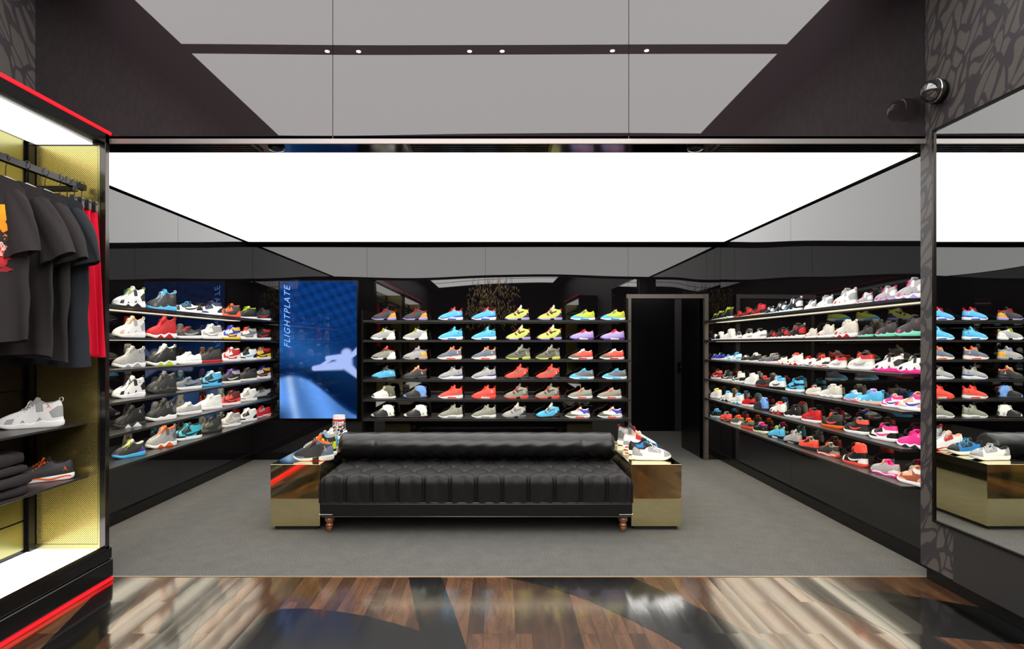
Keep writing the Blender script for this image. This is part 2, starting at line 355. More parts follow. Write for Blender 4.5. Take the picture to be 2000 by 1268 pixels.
for i, px in enumerate((540, 1358)):
    bm = bmesh.new(); lathe(bm, [(0.03, -0.022), (0.045, -0.018), (0.05, -0.0)], 24)
    tag(link('ceiling_sensor', bm, M_BLACK, loc=(wx(px, 3.62), 3.62, ZC - 0.003)), 'small round black sensor under the soffit, %s' % ('right of the left vent' if i == 0 else 'left of the right vent'), 'sensor', 'round sensors under the soffit')

# security camera on the crackle wall
t = thing('security_camera', 'shiny black dome security camera on the crackle-print wall above the mirror', 'security camera', (XFR, 3.37, 2.845), 0); t.scale = (1.22, 1.22, 1.22)
bm = bmesh.new(); lathe(bm, [(0.05, 0.0), (0.055, 0.01), (0.055, 0.03), (0.05, 0.034)], 32); o = link('mount', bm, M_BLACK, t); o.rotation_euler = (0, -PI / 2, 0)
bm = bmesh.new(); bmesh.ops.create_uvsphere(bm, u_segments=32, v_segments=16, radius=0.052, matrix=Matrix.Translation((-0.05, -0.012, 0.0)))
link('dome', bm, M_GLASSLENS, t, smooth=True)
bm = bmesh.new(); lathe(bm, [(.0515, -.004), (.0565, -.004), (.0565, .004), (.0515, .004)], 40); o = link('trim_ring', bm, mat('camera_silver', '#b5b0ac', 0.2, metal=1), t, loc=(-.045, -.012, 0)); o.rotation_euler = (0, -PI / 2, 0)

# mirror on the right wall with its perforated panel below
MY0, MY1, MZ0, MZ1 = 0.9, 3.405, 0.385, 2.63
t = thing('wall_mirror', 'huge thin-framed mirror on the right wall reflecting shoe shelves and sofa', 'mirror', (XFR, (MY0 + MY1) / 2, MZ0))
bm = bmesh.new(); bx(bm, -0.012, -0.001, MY0 - (MY0 + MY1) / 2, MY1 - (MY0 + MY1) / 2, 0, MZ1 - MZ0); link('mirror_glass', bm, M_MIRROR, t)
hy = (MY1 - MY0) / 2; hz = MZ1 - MZ0
bm = bmesh.new()
bx(bm, -0.02, -0.001, hy, hy + 0.014, -0.014, hz + 0.014); bx(bm, -0.02, -0.001, -hy - 0.014, -hy, -0.014, hz + 0.014)
bx(bm, -0.02, -0.001, -hy, hy, hz, hz + 0.014); bx(bm, -0.02, -0.001, -hy, hy, -0.014, 0)
link('frame', bm, M_STEEL, t)
M_GRILLE = mat('black_perforated', (0.01, 0.01, 0.01), 0.4)
N_, L_, B_ = nodes(M_GRILLE); tc = N_.new('ShaderNodeTexCoord'); vo = N_.new('ShaderNodeTexVoronoi'); vo.inputs['Scale'].default_value = 90; vo.inputs['Randomness'].default_value = 0
L_.new(tc.outputs['Object'], vo.inputs['Vector']); L_.new(ramp(N_, L_, vo.outputs['Distance'], [(0.3, (0.002, 0.002, 0.002, 1)), (0.4, (0.02, 0.019, 0.019, 1))]), B_.inputs['Base Color'])
tag(box('perforated_panel', XFR - 0.012, XFR - 0.001, 0.9, 3.27, 0.083, 0.368, M_GRILLE, center=True), 'black perforated metal panel on the right wall beneath the mirror', 'wall panel')
# ================================================================ SHOES
# every type is modelled once (0.29 m long, toe towards +x) and copied with its own colours
PAL = dict(k='#0c0b0c', K='#2b2b2b', g='#66666a', G='#a3a3a3', w='#ececea', C='#d0cdc4', q='#6c9ce6', r='#c4101c', R='#5e1016', o='#f0641c', y='#f2c51d', l='#bdd02c',
           L='#c9d060', b='#1377bd', s='#4fb6e6', n='#1a2440', t='#39b9cf', p='#5b3b93', v='#a99ad6', m='#d8308c', P='#ee2f8f', c='#ef4a3a', B='#2438b0', O='#5d5f4e', z='#a8553a',
           d='#e6a527', a='#5c6b80', e='#eeb394', i='#78d9b5', T='#8b8d80')
def cm(ch, kind='u'):
    rough = {'u': 0.5, 's': 0.35, 'l': 0.75}[kind]
    return mat({'u': 'shoe_upper_', 's': 'shoe_sole_', 'l': 'shoe_fabric_'}[kind] + ch + ('_dark' if ch.isupper() else ''), PAL[ch], rough)
def cm3(cols, kind):
    """one shoe part in up to three colours; the areas are stored on the mesh as signed distances m1 and m2"""
    key = kind + '_' + '_'.join(cols)
    if key in MATS: return MATS[key]
    m = mat(key, PAL[cols[0]], .5 if kind == 'upper' else .38)
    N, L, B = nodes(m)
    prev = None
    for i, nm in ((1, 'm1'), (2, 'm2')):
        at = N.new('ShaderNodeAttribute'); at.attribute_name = nm
        mx = N.new('ShaderNodeMixRGB'); mx.inputs[1].default_value = srgb(PAL[cols[0]]); mx.inputs[2].default_value = srgb(PAL[cols[i]])
        mr = N.new('ShaderNodeMapRange'); mr.inputs[1].default_value = -.0004; mr.inputs[2].default_value = .0004
        L.new(at.outputs['Fac'], mr.inputs[0]); L.new(mr.outputs[0], mx.inputs[0])
        if prev: L.new(prev, mx.inputs[1])
        prev = mx.outputs[0]
        if kind == 'upper':      # stitched seam along the edge of each panel
            ab = mathn(N, L, 'ABSOLUTE', mathn(N, L, 'SUBTRACT', at.outputs['Fac'], .0004))
            sm = N.new('ShaderNodeMapRange'); sm.inputs[1].default_value = .0013; sm.inputs[2].default_value = .0005; L.new(ab, sm.inputs[0])
            dk = N.new('ShaderNodeMixRGB'); dk.blend_type = 'MULTIPLY'; dk.inputs[2].default_value = (.45, .45, .45, 1)
            L.new(sm.outputs[0], dk.inputs[0]); L.new(prev, dk.inputs[1]); prev = dk.outputs[0]
    L.new(prev, B.inputs['Base Color'])
    return m
def sdist(x, z, poly):
    d = 9.0; n = len(poly)
    for i in range(n):
        (x1, z1), (x2, z2) = poly[i - 1], poly[i]; ex, ez = x2 - x1, z2 - z1
        t = max(0, min(1, ((x - x1) * ex + (z - z1) * ez) / (ex * ex + ez * ez)))
        d = min(d, math.hypot(x - x1 - t * ex, z - z1 - t * ez))
    return d if pip(x, z, poly) else -d
TYPES = {
 # rim: (s, x, half width, z)   sole heights along x   tongue: (x, z, half width)
 'A': dict(rim=[(0, -.129, 0, .133), (.07, -.124, .018, .135), (.2, -.10, .028, .127), (.38, -.055, .028, .126), (.5, -.026, .020, .138), (.58, -.012, .015, .128), (.8, .03, .012, .094), (.95, .060, .009, .069), (1, .066, 0, .066)],
           sole=[(-.145, .032), (-.05, .029), (.06, .024), (.11, .025), (.145, .028)], tongue=[(.062, .066, .010), (.03, .099, .017), (-.005, .130, .021), (-.026, .146, .024), (-.034, .153, .022)], logo='stripe', tab=0, flat=1),
 'L': dict(rim=[(0, -.131, 0, .088), (.07, -.127, .016, .089), (.2, -.10, .028, .075), (.38, -.06, .029, .072), (.52, -.026, .018, .094), (.6, -.010, .014, .096), (.8, .03, .012, .080), (.95, .060, .009, .064), (1, .067, 0, .062)],
           sole=[(-.145, .032), (-.05, .029), (.06, .024), (.11, .025), (.145, .028)], tongue=[(.062, .062, .010), (.03, .083, .017), (-.002, .101, .021), (-.026, .110, .023), (-.033, .113, .020)], logo='stripe', tab=0, flat=1),
 'J': dict(rim=[(0, -.131, 0, .150), (.07, -.126, .018, .152), (.2, -.10, .029, .140), (.36, -.06, .030, .135), (.48, -.032, .024, .155), (.58, -.010, .016, .132), (.8, .035, .013, .094), (.95, .064, .010, .070), (1, .070, 0, .066)],
           sole=[(-.145, .040), (-.09, .036), (-.05, .044), (-.01, .026), (.03, .034), (.06, .022), (.145, .030)], tongue=[(.066, .066, .011), (.035, .099, .019), (.0, .136, .024), (-.020, .158, .029), (-.027, .172, .027)], logo='man', tab=1, flat=0),
 'M': dict(rim=[(0, -.128, 0, .104), (.07, -.124, .016, .106), (.2, -.10, .027, .108), (.38, -.058, .026, .118), (.52, -.030, .016, .132), (.6, -.014, .013, .118), (.8, .03, .011, .086), (.95, .068, .009, .062), (1, .076, 0, .058)],
           sole=[(-.145, .038), (-.09, .034), (-.05, .026), (0, .020), (.05, .018), (.10, .016), (.145, .022)], tongue=[(.07, .058, .009), (.03, .090, .014), (-.01, .126, .017), (-.034, .150, .014), (-.044, .166, .008)], logo='man', tab=1, flat=0, split=1),
 'S': dict(rim=[(0, -.131, 0, .132), (.07, -.128, .014, .130), (.2, -.105, .026, .113), (.36, -.068, .027, .112), (.5, -.040, .015, .140), (.6, -.022, .012, .126), (.8, .025, .011, .086), (.95, .066, .009, .060), (1, .074, 0, .056)],
           sole=[(-.145, .042), (-.09, .034), (-.03, .036), (.03, .030), (.06, .020), (.10, .016), (.145, .022)], tongue=[(.07, .056, .009), (.025, .088, .013), (-.015, .126, .016), (-.042, .152, .012), (-.052, .164, .005)], logo='man', tab=1, flat=0),
 'X': dict(rim=[(0, -.128, 0, .122), (.07, -.124, .016, .124), (.2, -.10, .027, .124), (.38, -.06, .025, .134), (.5, -.034, .015, .142), (.6, -.016, .012, .122), (.8, .03, .011, .086), (.95, .068, .009, .060), (1, .076, 0, .056)],
           sole=[(-.145, .036), (-.09, .034), (-.05, .026), (0, .022), (.05, .020), (.10, .018), (.145, .022)], tongue=[(.07, .056, .009), (.03, .090, .016), (-.008, .130, .022), (-.036, .165, .015), (-.047, .186, .003)], logo='man', tab=1, flat=0, split=1),
 'C': dict(rim=[(0, -.131, 0, .112), (.07, -.128, .013, .108), (.2, -.10, .027, .094), (.36, -.066, .027, .094), (.5, -.040, .015, .112), (.6, -.020, .012, .106), (.8, .025, .011, .082), (.95, .066, .009, .058), (1, .074, 0, .054)],
           sole=[(-.145, .034), (-.09, .028), (-.03, .026), (.03, .024), (.06, .018), (.145, .022)], tongue=[(.07, .054, .009), (.025, .084, .014), (-.015, .114, .019), (-.038, .128, .018), (-.044, .130, .010)], logo='man', tab=0, flat=0),
 'H': dict(rim=[(0, -.120, 0, .126), (.07, -.116, .016, .136), (.2, -.090, .026, .148), (.38, -.055, .026, .152), (.5, -.035, .020, .150), (.6, -.018, .015, .122), (.8, .03, .012, .090), (.95, .068, .009, .060), (1, .076, 0, .056)],
           sole=[(-.145, .030), (-.09, .024), (-.03, .022), (.03, .018), (.145, .022)], tongue=[(.07, .056, .009), (.03, .088, .014), (-.008, .120, .018), (-.03, .148, .020), (-.036, .156, .018)], logo='man', tab=1, flat=0),
 'N': dict(rim=[(0, -.131, 0, .108), (.07, -.127, .017, .110), (.2, -.10, .028, .098), (.38, -.06, .029, .095), (.52, -.028, .018, .118), (.6, -.010, .014, .112), (.8, .03, .012, .088), (.95, .062, .009, .066), (1, .068, 0, .063)],
           sole=[(-.145, .036), (-.08, .032), (0, .026), (.06, .022), (.145, .027)], tongue=[(.063, .063, .010), (.03, .090, .017), (-.002, .116, .021), (-.024, .130, .024), (-.031, .135, .022)], logo='man', tab=0, flat=0),
 'D': dict(rim=[(0, -.129, 0, .150), (.07, -.124, .018, .160), (.2, -.10, .029, .190), (.36, -.062, .030, .200), (.48, -.034, .022, .196), (.58, -.012, .016, .140), (.8, .03, .012, .094), (.95, .060, .009, .069), (1, .066, 0, .066)],
           sole=[(-.145, .032), (-.05, .029), (.06, .024), (.11, .025), (.145, .028)], tongue=[(.062, .066, .010), (.03, .099, .017), (-.005, .138, .022), (-.022, .18, .026), (-.028, .205, .024)], logo='stripe', tab=0, flat=1),
}
def lerp(a, b, t): return a + (b - a) * t
def sstep(a, b, x): t = min(1, max(0, (x - a) / (b - a))); return t * t * (3 - 2 * t)
def out_w(x):
    q = abs(x) / 0.145
    base = np.interp(x, [-.145, -.10, -.03, .02, .06, .10, .145], [.036, .037, .036, .041, .047, .048, .046])
    return float(base) * max(0.0, 1 - min(1, q) ** 4.6) ** 0.5
def zs_of(T, x): return float(np.interp(x, [a for a, b in T['sole']], [b for a, b in T['sole']]))
def pip(x, z, poly):
    c = False; n = len(poly)
    for i in range(n):
        (x1, z1), (x2, z2) = poly[i], poly[i - 1]
        if (z1 > z) != (z2 > z) and x < (x2 - x1) * (z - z1) / (z2 - z1) + x1: c = not c
    return c
REG = {   # side-view colour areas of the upper: slot 1 = overlay, 2 = heel / collar
 'A': [(1, [(.098, 0), (.16, 0), (.16, .12), (.085, .12), (.092, .05)]), (1, [(.02, 0), (.16, 0), (.16, .042), (.06, .042), (.03, .035)]), (1, [(-.16, 0), (-.07, 0), (-.075, .05), (-.105, .075), (-.16, .08)]), (1, [(-.03, .075), (.06, .055), (.07, .08), (-.01, .15), (-.035, .14), (-.015, .11)]), (2, [(-.16, .098), (-.05, .094), (-.02, .112), (-.01, .2), (-.16, .2)])],
 'L': [(1, [(.09, 0), (.16, 0), (.16, .12), (.08, .12)]), (1, [(-.16, 0), (-.07, 0), (-.08, .05), (-.11, .1), (-.16, .1)]), (1, [(-.03, .06), (.06, .05), (.07, .075), (-.01, .12), (-.035, .11)])],
 'J': [(1, [(-.075, 0), (-.045, .062), (-.01, 0)]), (1, [(.0, 0), (.026, .05), (.055, 0)]), (2, [(-.15, .06), (-.10, .055), (-.085, .09), (-.12, .12), (-.15, .12)]), (2, [(-.06, .095), (-.03, .09), (-.02, .2), (-.05, .2)]), (1, [(.07, .03), (.105, .03), (.09, .055), (.06, .06)])],
 'M': [(2, [(-.16, 0), (-.045, 0), (-.065, .045), (-.095, .078), (-.125, .095), (-.16, .09)]), (1, [(.03, 0), (.16, 0), (.16, .035), (.06, .03)]), (1, [(-.06, .108), (-.03, .1), (0, .14), (-.05, .2), (-.14, .2), (-.13, .1)])],
 'S': [(1, [(-.16, 0), (-.02, 0), (-.04, .045), (-.09, .05), (-.16, .062)]), (1, [(-.02, .0), (.16, 0), (.16, .024), (.06, .032), (.01, .042)]), (2, [(-.16, .118), (-.115, .108), (-.09, .108), (-.09, .16), (-.16, .16)])],
 'X': [(2, [(-.16, 0), (-.05, 0), (-.06, .03), (-.10, .06), (-.12, .09), (-.16, .085)]), (1, [(-.09, .115), (-.02, .10), (-.03, .085), (-.07, .095)]), (1, [(-.035, .075), (-.01, .07), (.01, .1), (-.01, .12)]), (1, [(.005, .055), (.03, .055), (.045, .08), (.03, .09)])],
 'C': [(2, [(-.16, .052), (-.10, .06), (-.075, .05), (-.045, .075), (-.02, .085), (-.04, .14), (-.16, .14)]), (1, [(.16, 0), (.16, .06), (.09, .055), (.04, .045), (-.02, .036), (-.16, .034), (-.16, 0)]), (1, [(.08, .03), (.08, .1), (.16, .1), (.16, .03)])],
 'H': [(2, [(-.16, 0), (-.065, 0), (-.068, .045), (-.05, .085), (-.01, .100), (.0, .135), (-.03, .2), (-.16, .2), (-.13, .05)]), (2, [(.085, 0), (.16, 0), (.16, .08), (.11, .05)]), (1, [(-.16, 0), (-.12, 0), (-.105, .07), (-.115, .13), (-.08, .2), (-.16, .2)])],
 'N': [(1, [(-.16, 0), (-.05, 0), (-.07, .045), (-.11, .065), (-.16, .06)]), (1, [(.10, 0), (.16, 0), (.16, .045), (.11, .045)]), (2, [(-.045, .08), (.03, .06), (.04, .08), (-.02, .125), (-.04, .12)])],
 'D': [(1, [(.098, 0), (.16, 0), (.16, .12), (.085, .12), (.092, .05)]), (1, [(-.16, 0), (-.07, 0), (-.075, .05), (-.105, .075), (-.16, .08)]), (2, [(-.16, .135), (-.06, .115), (-.02, .125), (0, .25), (-.16, .25)])],
}
def rim_pt(T, s):
    R = T['rim']; ss = [q[0] for q in R]
    a = []
    for k in (1, 2, 3):
        v = [q[k] for q in R]
        a.append(sum(float(np.interp(min(1, max(0, s + dd)), ss, v)) * wgt for dd, wgt in ((-.02, .25), (0, .5), (.02, .25))) if .03 < s < .97 else float(np.interp(s, ss, v)))
    return a
NU, NV = 72, 22
def ring_u():
    return [(i / NU, 1) for i in range(NU + 1)] + [(i / NU, -1) for i in range(NU - 1, 0, -1)]
def base_pt(u):
    x = -.145 + .29 * (1 - math.cos(PI * u)) / 2
    return x, out_w(x)
def build_type(key):
    T = TYPES[key]; parts = {}
    RU = ring_u()
    # upper -------------------------------------------------------
    bm = bmesh.new(); l1 = bm.verts.layers.float.new('m1'); l2 = bm.verts.layers.float.new('m2'); rows = []
    for j in range(NV + 1):
        v = j / NV; row = []
        for u, s in RU:
            bxx, bw = base_pt(u); bz = zs_of(T, bxx) - .004 + .010 * sstep(.09, .145, bxx)
            rx, rr, rz = rim_pt(T, u)
            dome = sstep(.55, .85, u)
            ha = lerp(v ** 1.15, 1 - math.cos(v * PI / 2), dome); va = lerp(v, math.sin(v * PI / 2) ** 0.92, dome)
            bul = math.sin(PI * v) * lerp(.004, .001, dome)
            x = lerp(bxx, rx, ha); y = lerp(bw, rr, ha) + bul
            if u in (0, 1): y = 0
            heel = 1 - sstep(0, .12, u)
            x -= heel * (math.sin(PI * v) * .003 - math.sin(2 * PI * v) * .002)
            row.append(bm.verts.new((x, s * y, lerp(bz, rz, va))))
        rows.append(row)
    n = len(RU)
    for j in range(NV):
        for i in range(n):
            vs = (rows[j][i], rows[j][(i + 1) % n], rows[j + 1][(i + 1) % n], rows[j + 1][i])
            f = bm.faces.new(vs); f.smooth = True
    for j in range(NV + 1):
        for i, v in enumerate(rows[j]):
            m = {1: -1.0, 2: -1.0}
            for sl, poly in REG[key]: m[sl] = max(m[sl], sdist(v.co.x, v.co.z, poly))
            uu = RU[i][0]
            if key in 'ALNJD': m[1] = max(m[1], min((uu - .50) * .2, (.985 - uu) * .2, (j / NV - .84) * .06))
            v[l1] = m[1]; v[l2] = m[2]
    bm.normal_update()
    tree = BVHTree.FromBMesh(bm)
    rimco = [v.co.copy() for v in rows[-1]]
    parts['upper'] = (bm, ('upper',))
    # lining: padded collar edge and the inside ----------------------
    bm = bmesh.new(); prev = None
    for dz, sc_ in ((0, 1.0), (.004, .95), (.002, .84), (-.012, .78), (-.05, .74)):
        row = []
        for (u, s), c in zip(RU, rimco):
            cx = -.07; keep = 1 - sstep(.5, .62, u)
            z = c.z + dz * (1 if dz > 0 else 1)
            if dz < -.02: z = max(.035, c.z - .07)
            k = lerp(.98, sc_, keep) if u > .5 else sc_
            row.append(bm.verts.new((cx + (c.x - cx) * lerp(1 - (1 - sc_) * .5, 1, sstep(.4, .6, u)), c.y * k, z if u < .55 else min(z, c.z))))
        if prev:
            for i in range(n): bm.faces.new((prev[i], prev[(i + 1) % n], row[(i + 1) % n], row[i])).smooth = True
        prev = row
    bmesh.ops.contextual_create(bm, geom=[e for e in bm.edges if e.is_boundary and e.verts[0] in prev and e.verts[1] in prev])
    parts['lining'] = (bm, ('col',))
    # sole ----------------------------------------------------------
    bm = bmesh.new(); q1 = bm.verts.layers.float.new('m1'); q2 = bm.verts.layers.float.new('m2'); prev = None; prof = [(0, .90), (.04, .965), (.14, 1.0), (.3, 1.03), (.42, 1.04), (.55, 1.045), (.68, 1.045), (.8, 1.043), (.92, 1.038), (1.0, .99)]
    for k, (fz, fo) in enumerate(prof):
        row = []
        for u, s in RU:
            x, wd = base_pt(u); top = zs_of(T, x) + (.009 if T['flat'] == 0 else .005) * sstep(.10, .145, x)
            bot = .014 * sstep(.07, .15, x) ** 1.2 + .003 * sstep(-.125, -.15, x)
            if T.get('split'): bot += .011 * math.exp(-((x + .025) / .022) ** 2)
            row.append(bm.verts.new((x * (1 + (fo - 1) * .6) , s * (wd * fo + (.0015 if wd > 0 else 0)), lerp(bot, top, fz))))
        if prev:
            for i in range(n):
                f = bm.faces.new((prev[i], prev[(i + 1) % n], row[(i + 1) % n], row[i])); f.smooth = True
        else:
            bm.faces.new(row[::-1])
        for v, (u, s_) in zip(row, RU):
            x, z = base_pt(u)[0], v.co.z; o_ = (.10 - fz) * .03; h_ = -1.0
            if key == 'J': o_ = max(o_, (.040 - .8 * abs(x + .055) - z) * .7, (.030 - .8 * abs(x - .03) - z) * .7)
            if key == 'N': o_ = max(o_, min((z - .012 - .006 * math.sin(x * 45)), .9 * (.022 + .006 * math.sin(x * 45) - z), .13 - abs(x)) * .8)
            if T.get('split'): h_ = .022 - abs(x + .025)
            if key in 'SC': h_ = min(z - .006, .019 + .05 * (x + .07) - z, x + .07, .03 - x)
            v[q1] = o_; v[q2] = h_
        prev = row
    bm.faces.new(prev)
    parts['sole'] = (bm, ('sole',))
    # tongue --------------------------------------------------------
    bm = bmesh.new(); prev = None; TP = T['tongue']; M = 5; pts = []
    for q in range(13):
        s = q / 12 * (len(TP) - 1); i = min(int(s), len(TP) - 2); t = s - i
        pts.append([lerp(TP[i][k], TP[i + 1][k], t) for k in range(3)])
    for q, (x, z, hw) in enumerate(pts):
        a, b = pts[max(0, q - 1)], pts[min(12, q + 1)]
        th = .004 + (.020 if key in 'MSX' else .010 if key in 'CJ' else .006) * math.sin(PI * (q / 12) ** 1.15) * (1 if key in 'MSX' else 1) + (.004 if key not in 'MSX' else 0)
        tx, tz = b[0] - a[0], b[1] - a[1]; l = math.hypot(tx, tz); nx, nz_ = tz / l, -tx / l     # points up and forward
        row = []
        for k in range(M): yy = -1 + 2 * k / (M - 1); row.append(bm.verts.new((x + nx * (.004 - .006 * yy * yy), hw * yy, z + abs(nz_) * (.004 - .006 * yy * yy))))
        for k in range(M - 1, -1, -1): yy = -1 + 2 * k / (M - 1); row.append(bm.verts.new((x - nx * (th + .006 * yy * yy), hw * yy * .96, z - abs(nz_) * (th + .006 * yy * yy))))
        if prev:
            for k in range(2 * M): bm.faces.new((prev[k], prev[(k + 1) % (2 * M)], row[(k + 1) % (2 * M)], row[k])).smooth = True
        else: bm.faces.new(row[::-1])
        prev = row
    bm.faces.new(prev)
    parts['tongue'] = (bm, ('ton',))
    # laces ---------------------------------------------------------
    def proj(x, z, s, e=.0011):
        h = tree.ray_cast(Vector((x, s * .2, z)), Vector((0, -s, 0)))
        return Vector((x, (h[0].y if h[0] else s * .03) + s * e, z))
    bm = bmesh.new(); cnt = 6 if key not in 'LC' else 5
    for q in range(cnt):
        s = lerp(.93, .60, q / (cnt - 1)); x, r, z = rim_pt(T, s); x2, r2, z2 = rim_pt(T, s - .05)
        for sg in (1, -1):
            a = proj(x - .004, z - .009, -sg, .0015); d = proj(x2 - .004, z2 - .009, sg, .0015)
            tube(bm, [a, (x, -sg * r, z + .003), (lerp(x, x2, .35) + .003, -sg * r * .4, lerp(z, z2, .35) + .009), (lerp(x, x2, .65) + .003, sg * r2 * .4, lerp(z, z2, .65) + .009), (x2, sg * r2, z2 + .003), d], .0028, 5)
    x, r, z = rim_pt(T, .56)
    for sg in (1, -1):
        tube(bm, [(x + .006, 0, z + .012), (x + .016, sg * .014, z + .016), (x + .020, sg * .030, z + .004), (x + .016, sg * .034, z - .016), (x + .010, sg * .022, z - .004), (x + .006, 0, z + .011)], .0027, 5)
        tube(bm, [(x + .006, 0, z + .011), (x + .020, sg * .016, z + .004), (x + .028, sg * .030, z - .016), (x + .030, sg * .034, z - .032)], .0025, 5)
    parts['laces'] = (bm, ('lace',))
    # heel pull loop ------------------------------------------------
    if T['tab']:
        bm = bmesh.new(); x, r, z = rim_pt(T, 0)
        pth = [(x + .004, z - .016), (x - .008, z - .004), (x - .012, z + .010), (x - .006, z + .020), (x + .004, z + .018), (x + .006, z + .004)]
        prev = None
        for (px_, pz_) in pth:
            row = [bm.verts.new((px_ - .0012, -.007, pz_)), bm.verts.new((px_ - .0012, .007, pz_)), bm.verts.new((px_ + .0012, .007, pz_)), bm.verts.new((px_ + .0012, -.007, pz_))]
            if prev:
                for k in range(4): bm.faces.new((prev[k], prev[(k + 1) % 4], row[(k + 1) % 4], row[k]))
            prev = row
        parts['pull_tab'] = (bm, ('tab',))
    # side mark -----------------------------------------------------
    bm = bmesh.new()
    def proj(x, z, s, e=.0011):
        h = tree.ray_cast(Vector((x, s * .2, z)), Vector((0, -s, 0)))
        return Vector((x, (h[0].y if h[0] else s * .03) + s * e, z))
    for s in (1, -1):
        if T['logo'] == 'stripe':
            lo = [(-.122, .078), (-.09, .062), (-.06, .049), (-.03, .040), (0, .037), (.022, .040), (.036, .048), (.043, .063)]
            up = [(-.122, .080), (-.085, .069), (-.055, .061), (-.03, .056), (-.005, .053), (.010, .052), (.022, .055), (.041, .064)]
            if key == 'L': lo = [(a, b * .86) for a, b in lo]; up = [(a, b * .86) for a, b in up]
            A_ = [bm.verts.new(proj(a, b, s)) for a, b in lo]; B2 = [bm.verts.new(proj(a, b, s)) for a, b in up]
            for i in range(len(lo) - 1): bm.faces.new((A_[i], A_[i + 1], B2[i + 1], B2[i]))
        else:
            cx, cz, h = {'M': (-.092, .070, .028), 'S': (-.098, .080, .026), 'X': (-.100, .072, .026), 'C': (-.112, .075, .018), 'H': (-.094, .045, .028), 'N': (-.105, .062, .02), 'J': (-.082, .118, .024)}[key]
            segs = [((0, .05), (.06, .32), .13), ((0, .08), (-.26, -.10), .12), ((-.26, -.10), (-.5, -.38), .09), ((0, .08), (.24, -.12), .12), ((.24, -.12), (.52, -.30), .09), ((.06, .34), (-.22, .30), .07), ((.06, .34), (.16, .62), .07)]
            for (a, b), (c2, d2), t in segs:
                dx, dz = c2 - a, d2 - b; l = math.hypot(dx, dz); ox, oz = -dz / l * t / 2, dx / l * t / 2
                q = [(a + ox, b + oz), (c2 + ox, d2 + oz), (c2 - ox, d2 - oz), (a - ox, b - oz)]
                bm.faces.new([bm.verts.new(proj(cx + p_[0] * h, cz + p_[1] * h, s)) for p_ in q])
            for hx, hz, hr in ((.02, .46, .10), (.17, .74, .11)):
                bm.faces.new([bm.verts.new(proj(cx + (hx + hr * math.cos(k * PI / 4)) * h, cz + (hz + hr * math.sin(k * PI / 4)) * h, s)) for k in range(8)])
    parts['side_mark'] = (bm, ('logo',))
    out = {}
    for nm, (bm, roles) in parts.items():
        bmesh.ops.recalc_face_normals(bm, faces=bm.faces[:]) if nm not in ('side_mark',) else None
        me = bpy.data.meshes.new('shoe_' + nm); bm.to_mesh(me); bm.free()
        for _ in roles: me.materials.append(M_MATTE)
        if nm not in ('side_mark', 'pull_tab'):
            for p in me.polygons: p.use_smooth = True
        out[nm] = (me, roles)
    return out
SHOE = {}
def shoe(key, code, loc, rz, label, group, L=.29, hs=1.0):
    """code: main overlay heel midsole outsole laces collar mark"""
    if key not in SHOE: SHOE[key] = build_type(key)
    root = thing('sneaker', label, 'shoe', loc, rz, group)
    k = L / .29; root.scale = (k, k, k * hs)
    ch = dict(u0=(code[0], 'u'), u1=(code[1], 'u'), u2=(code[2], 'u'), mid=(code[3], 's'), out=(code[4], 's'), shank=('k' if key != 'S' else code[1], 's'),
              lace=(code[5], 'l'), col=(code[6], 'l'), ton=(code[8] if len(code) > 8 else code[6], 'l'), tab=(code[5], 'l'), logo=(code[7], 'l'))
    made = {}
    for nm, (me, roles) in SHOE[key].items():
        o = bpy.data.objects.new(nm, me); COL.objects.link(o)
        o.parent = made.get({'side_mark': 'upper', 'laces': 'tongue', 'pull_tab': 'upper'}.get(nm), root); made[nm] = o
        for i, r in enumerate(roles):
            o.material_slots[i].link = 'OBJECT'; 
            if r == 'upper': o.material_slots[i].material = cm3((code[0], code[1], code[2]), 'upper')
            elif r == 'sole': o.material_slots[i].material = cm3((code[3], code[4], 'k' if key not in 'SC' else code[4]), 'sole')
            else: o.material_slots[i].material = cm(*ch[r])
    return root

SHZ = [1.681, 1.450, 1.218, 0.987, 0.758, 0.530]       # shelf tops
ROWN = ['top shelf', 'second shelf', 'third shelf', 'fourth shelf', 'fifth shelf', 'bottom shelf']
ORD = ['first', 'second', 'third', 'fourth', 'fifth', 'sixth', 'seventh', 'eighth', 'ninth', 'tenth', 'eleventh', 'twelfth', 'thirteenth', 'fourteenth', 'fifteenth', 'sixteenth']
def strip_lamp(t, loc, sx_, sy_, radiance):
    ld = bpy.data.lights.new('strip_lamp', 'AREA'); ld.shape = 'RECTANGLE'; ld.size = sx_; ld.size_y = sy_; ld.spread = math.radians(155)
    ld.energy = radiance * PI * sx_ * sy_; ld.color = (1, .89, .69)
    o = bpy.data.objects.new('strip_lamp', ld); COL.objects.link(o); o.parent = t; o.location = loc
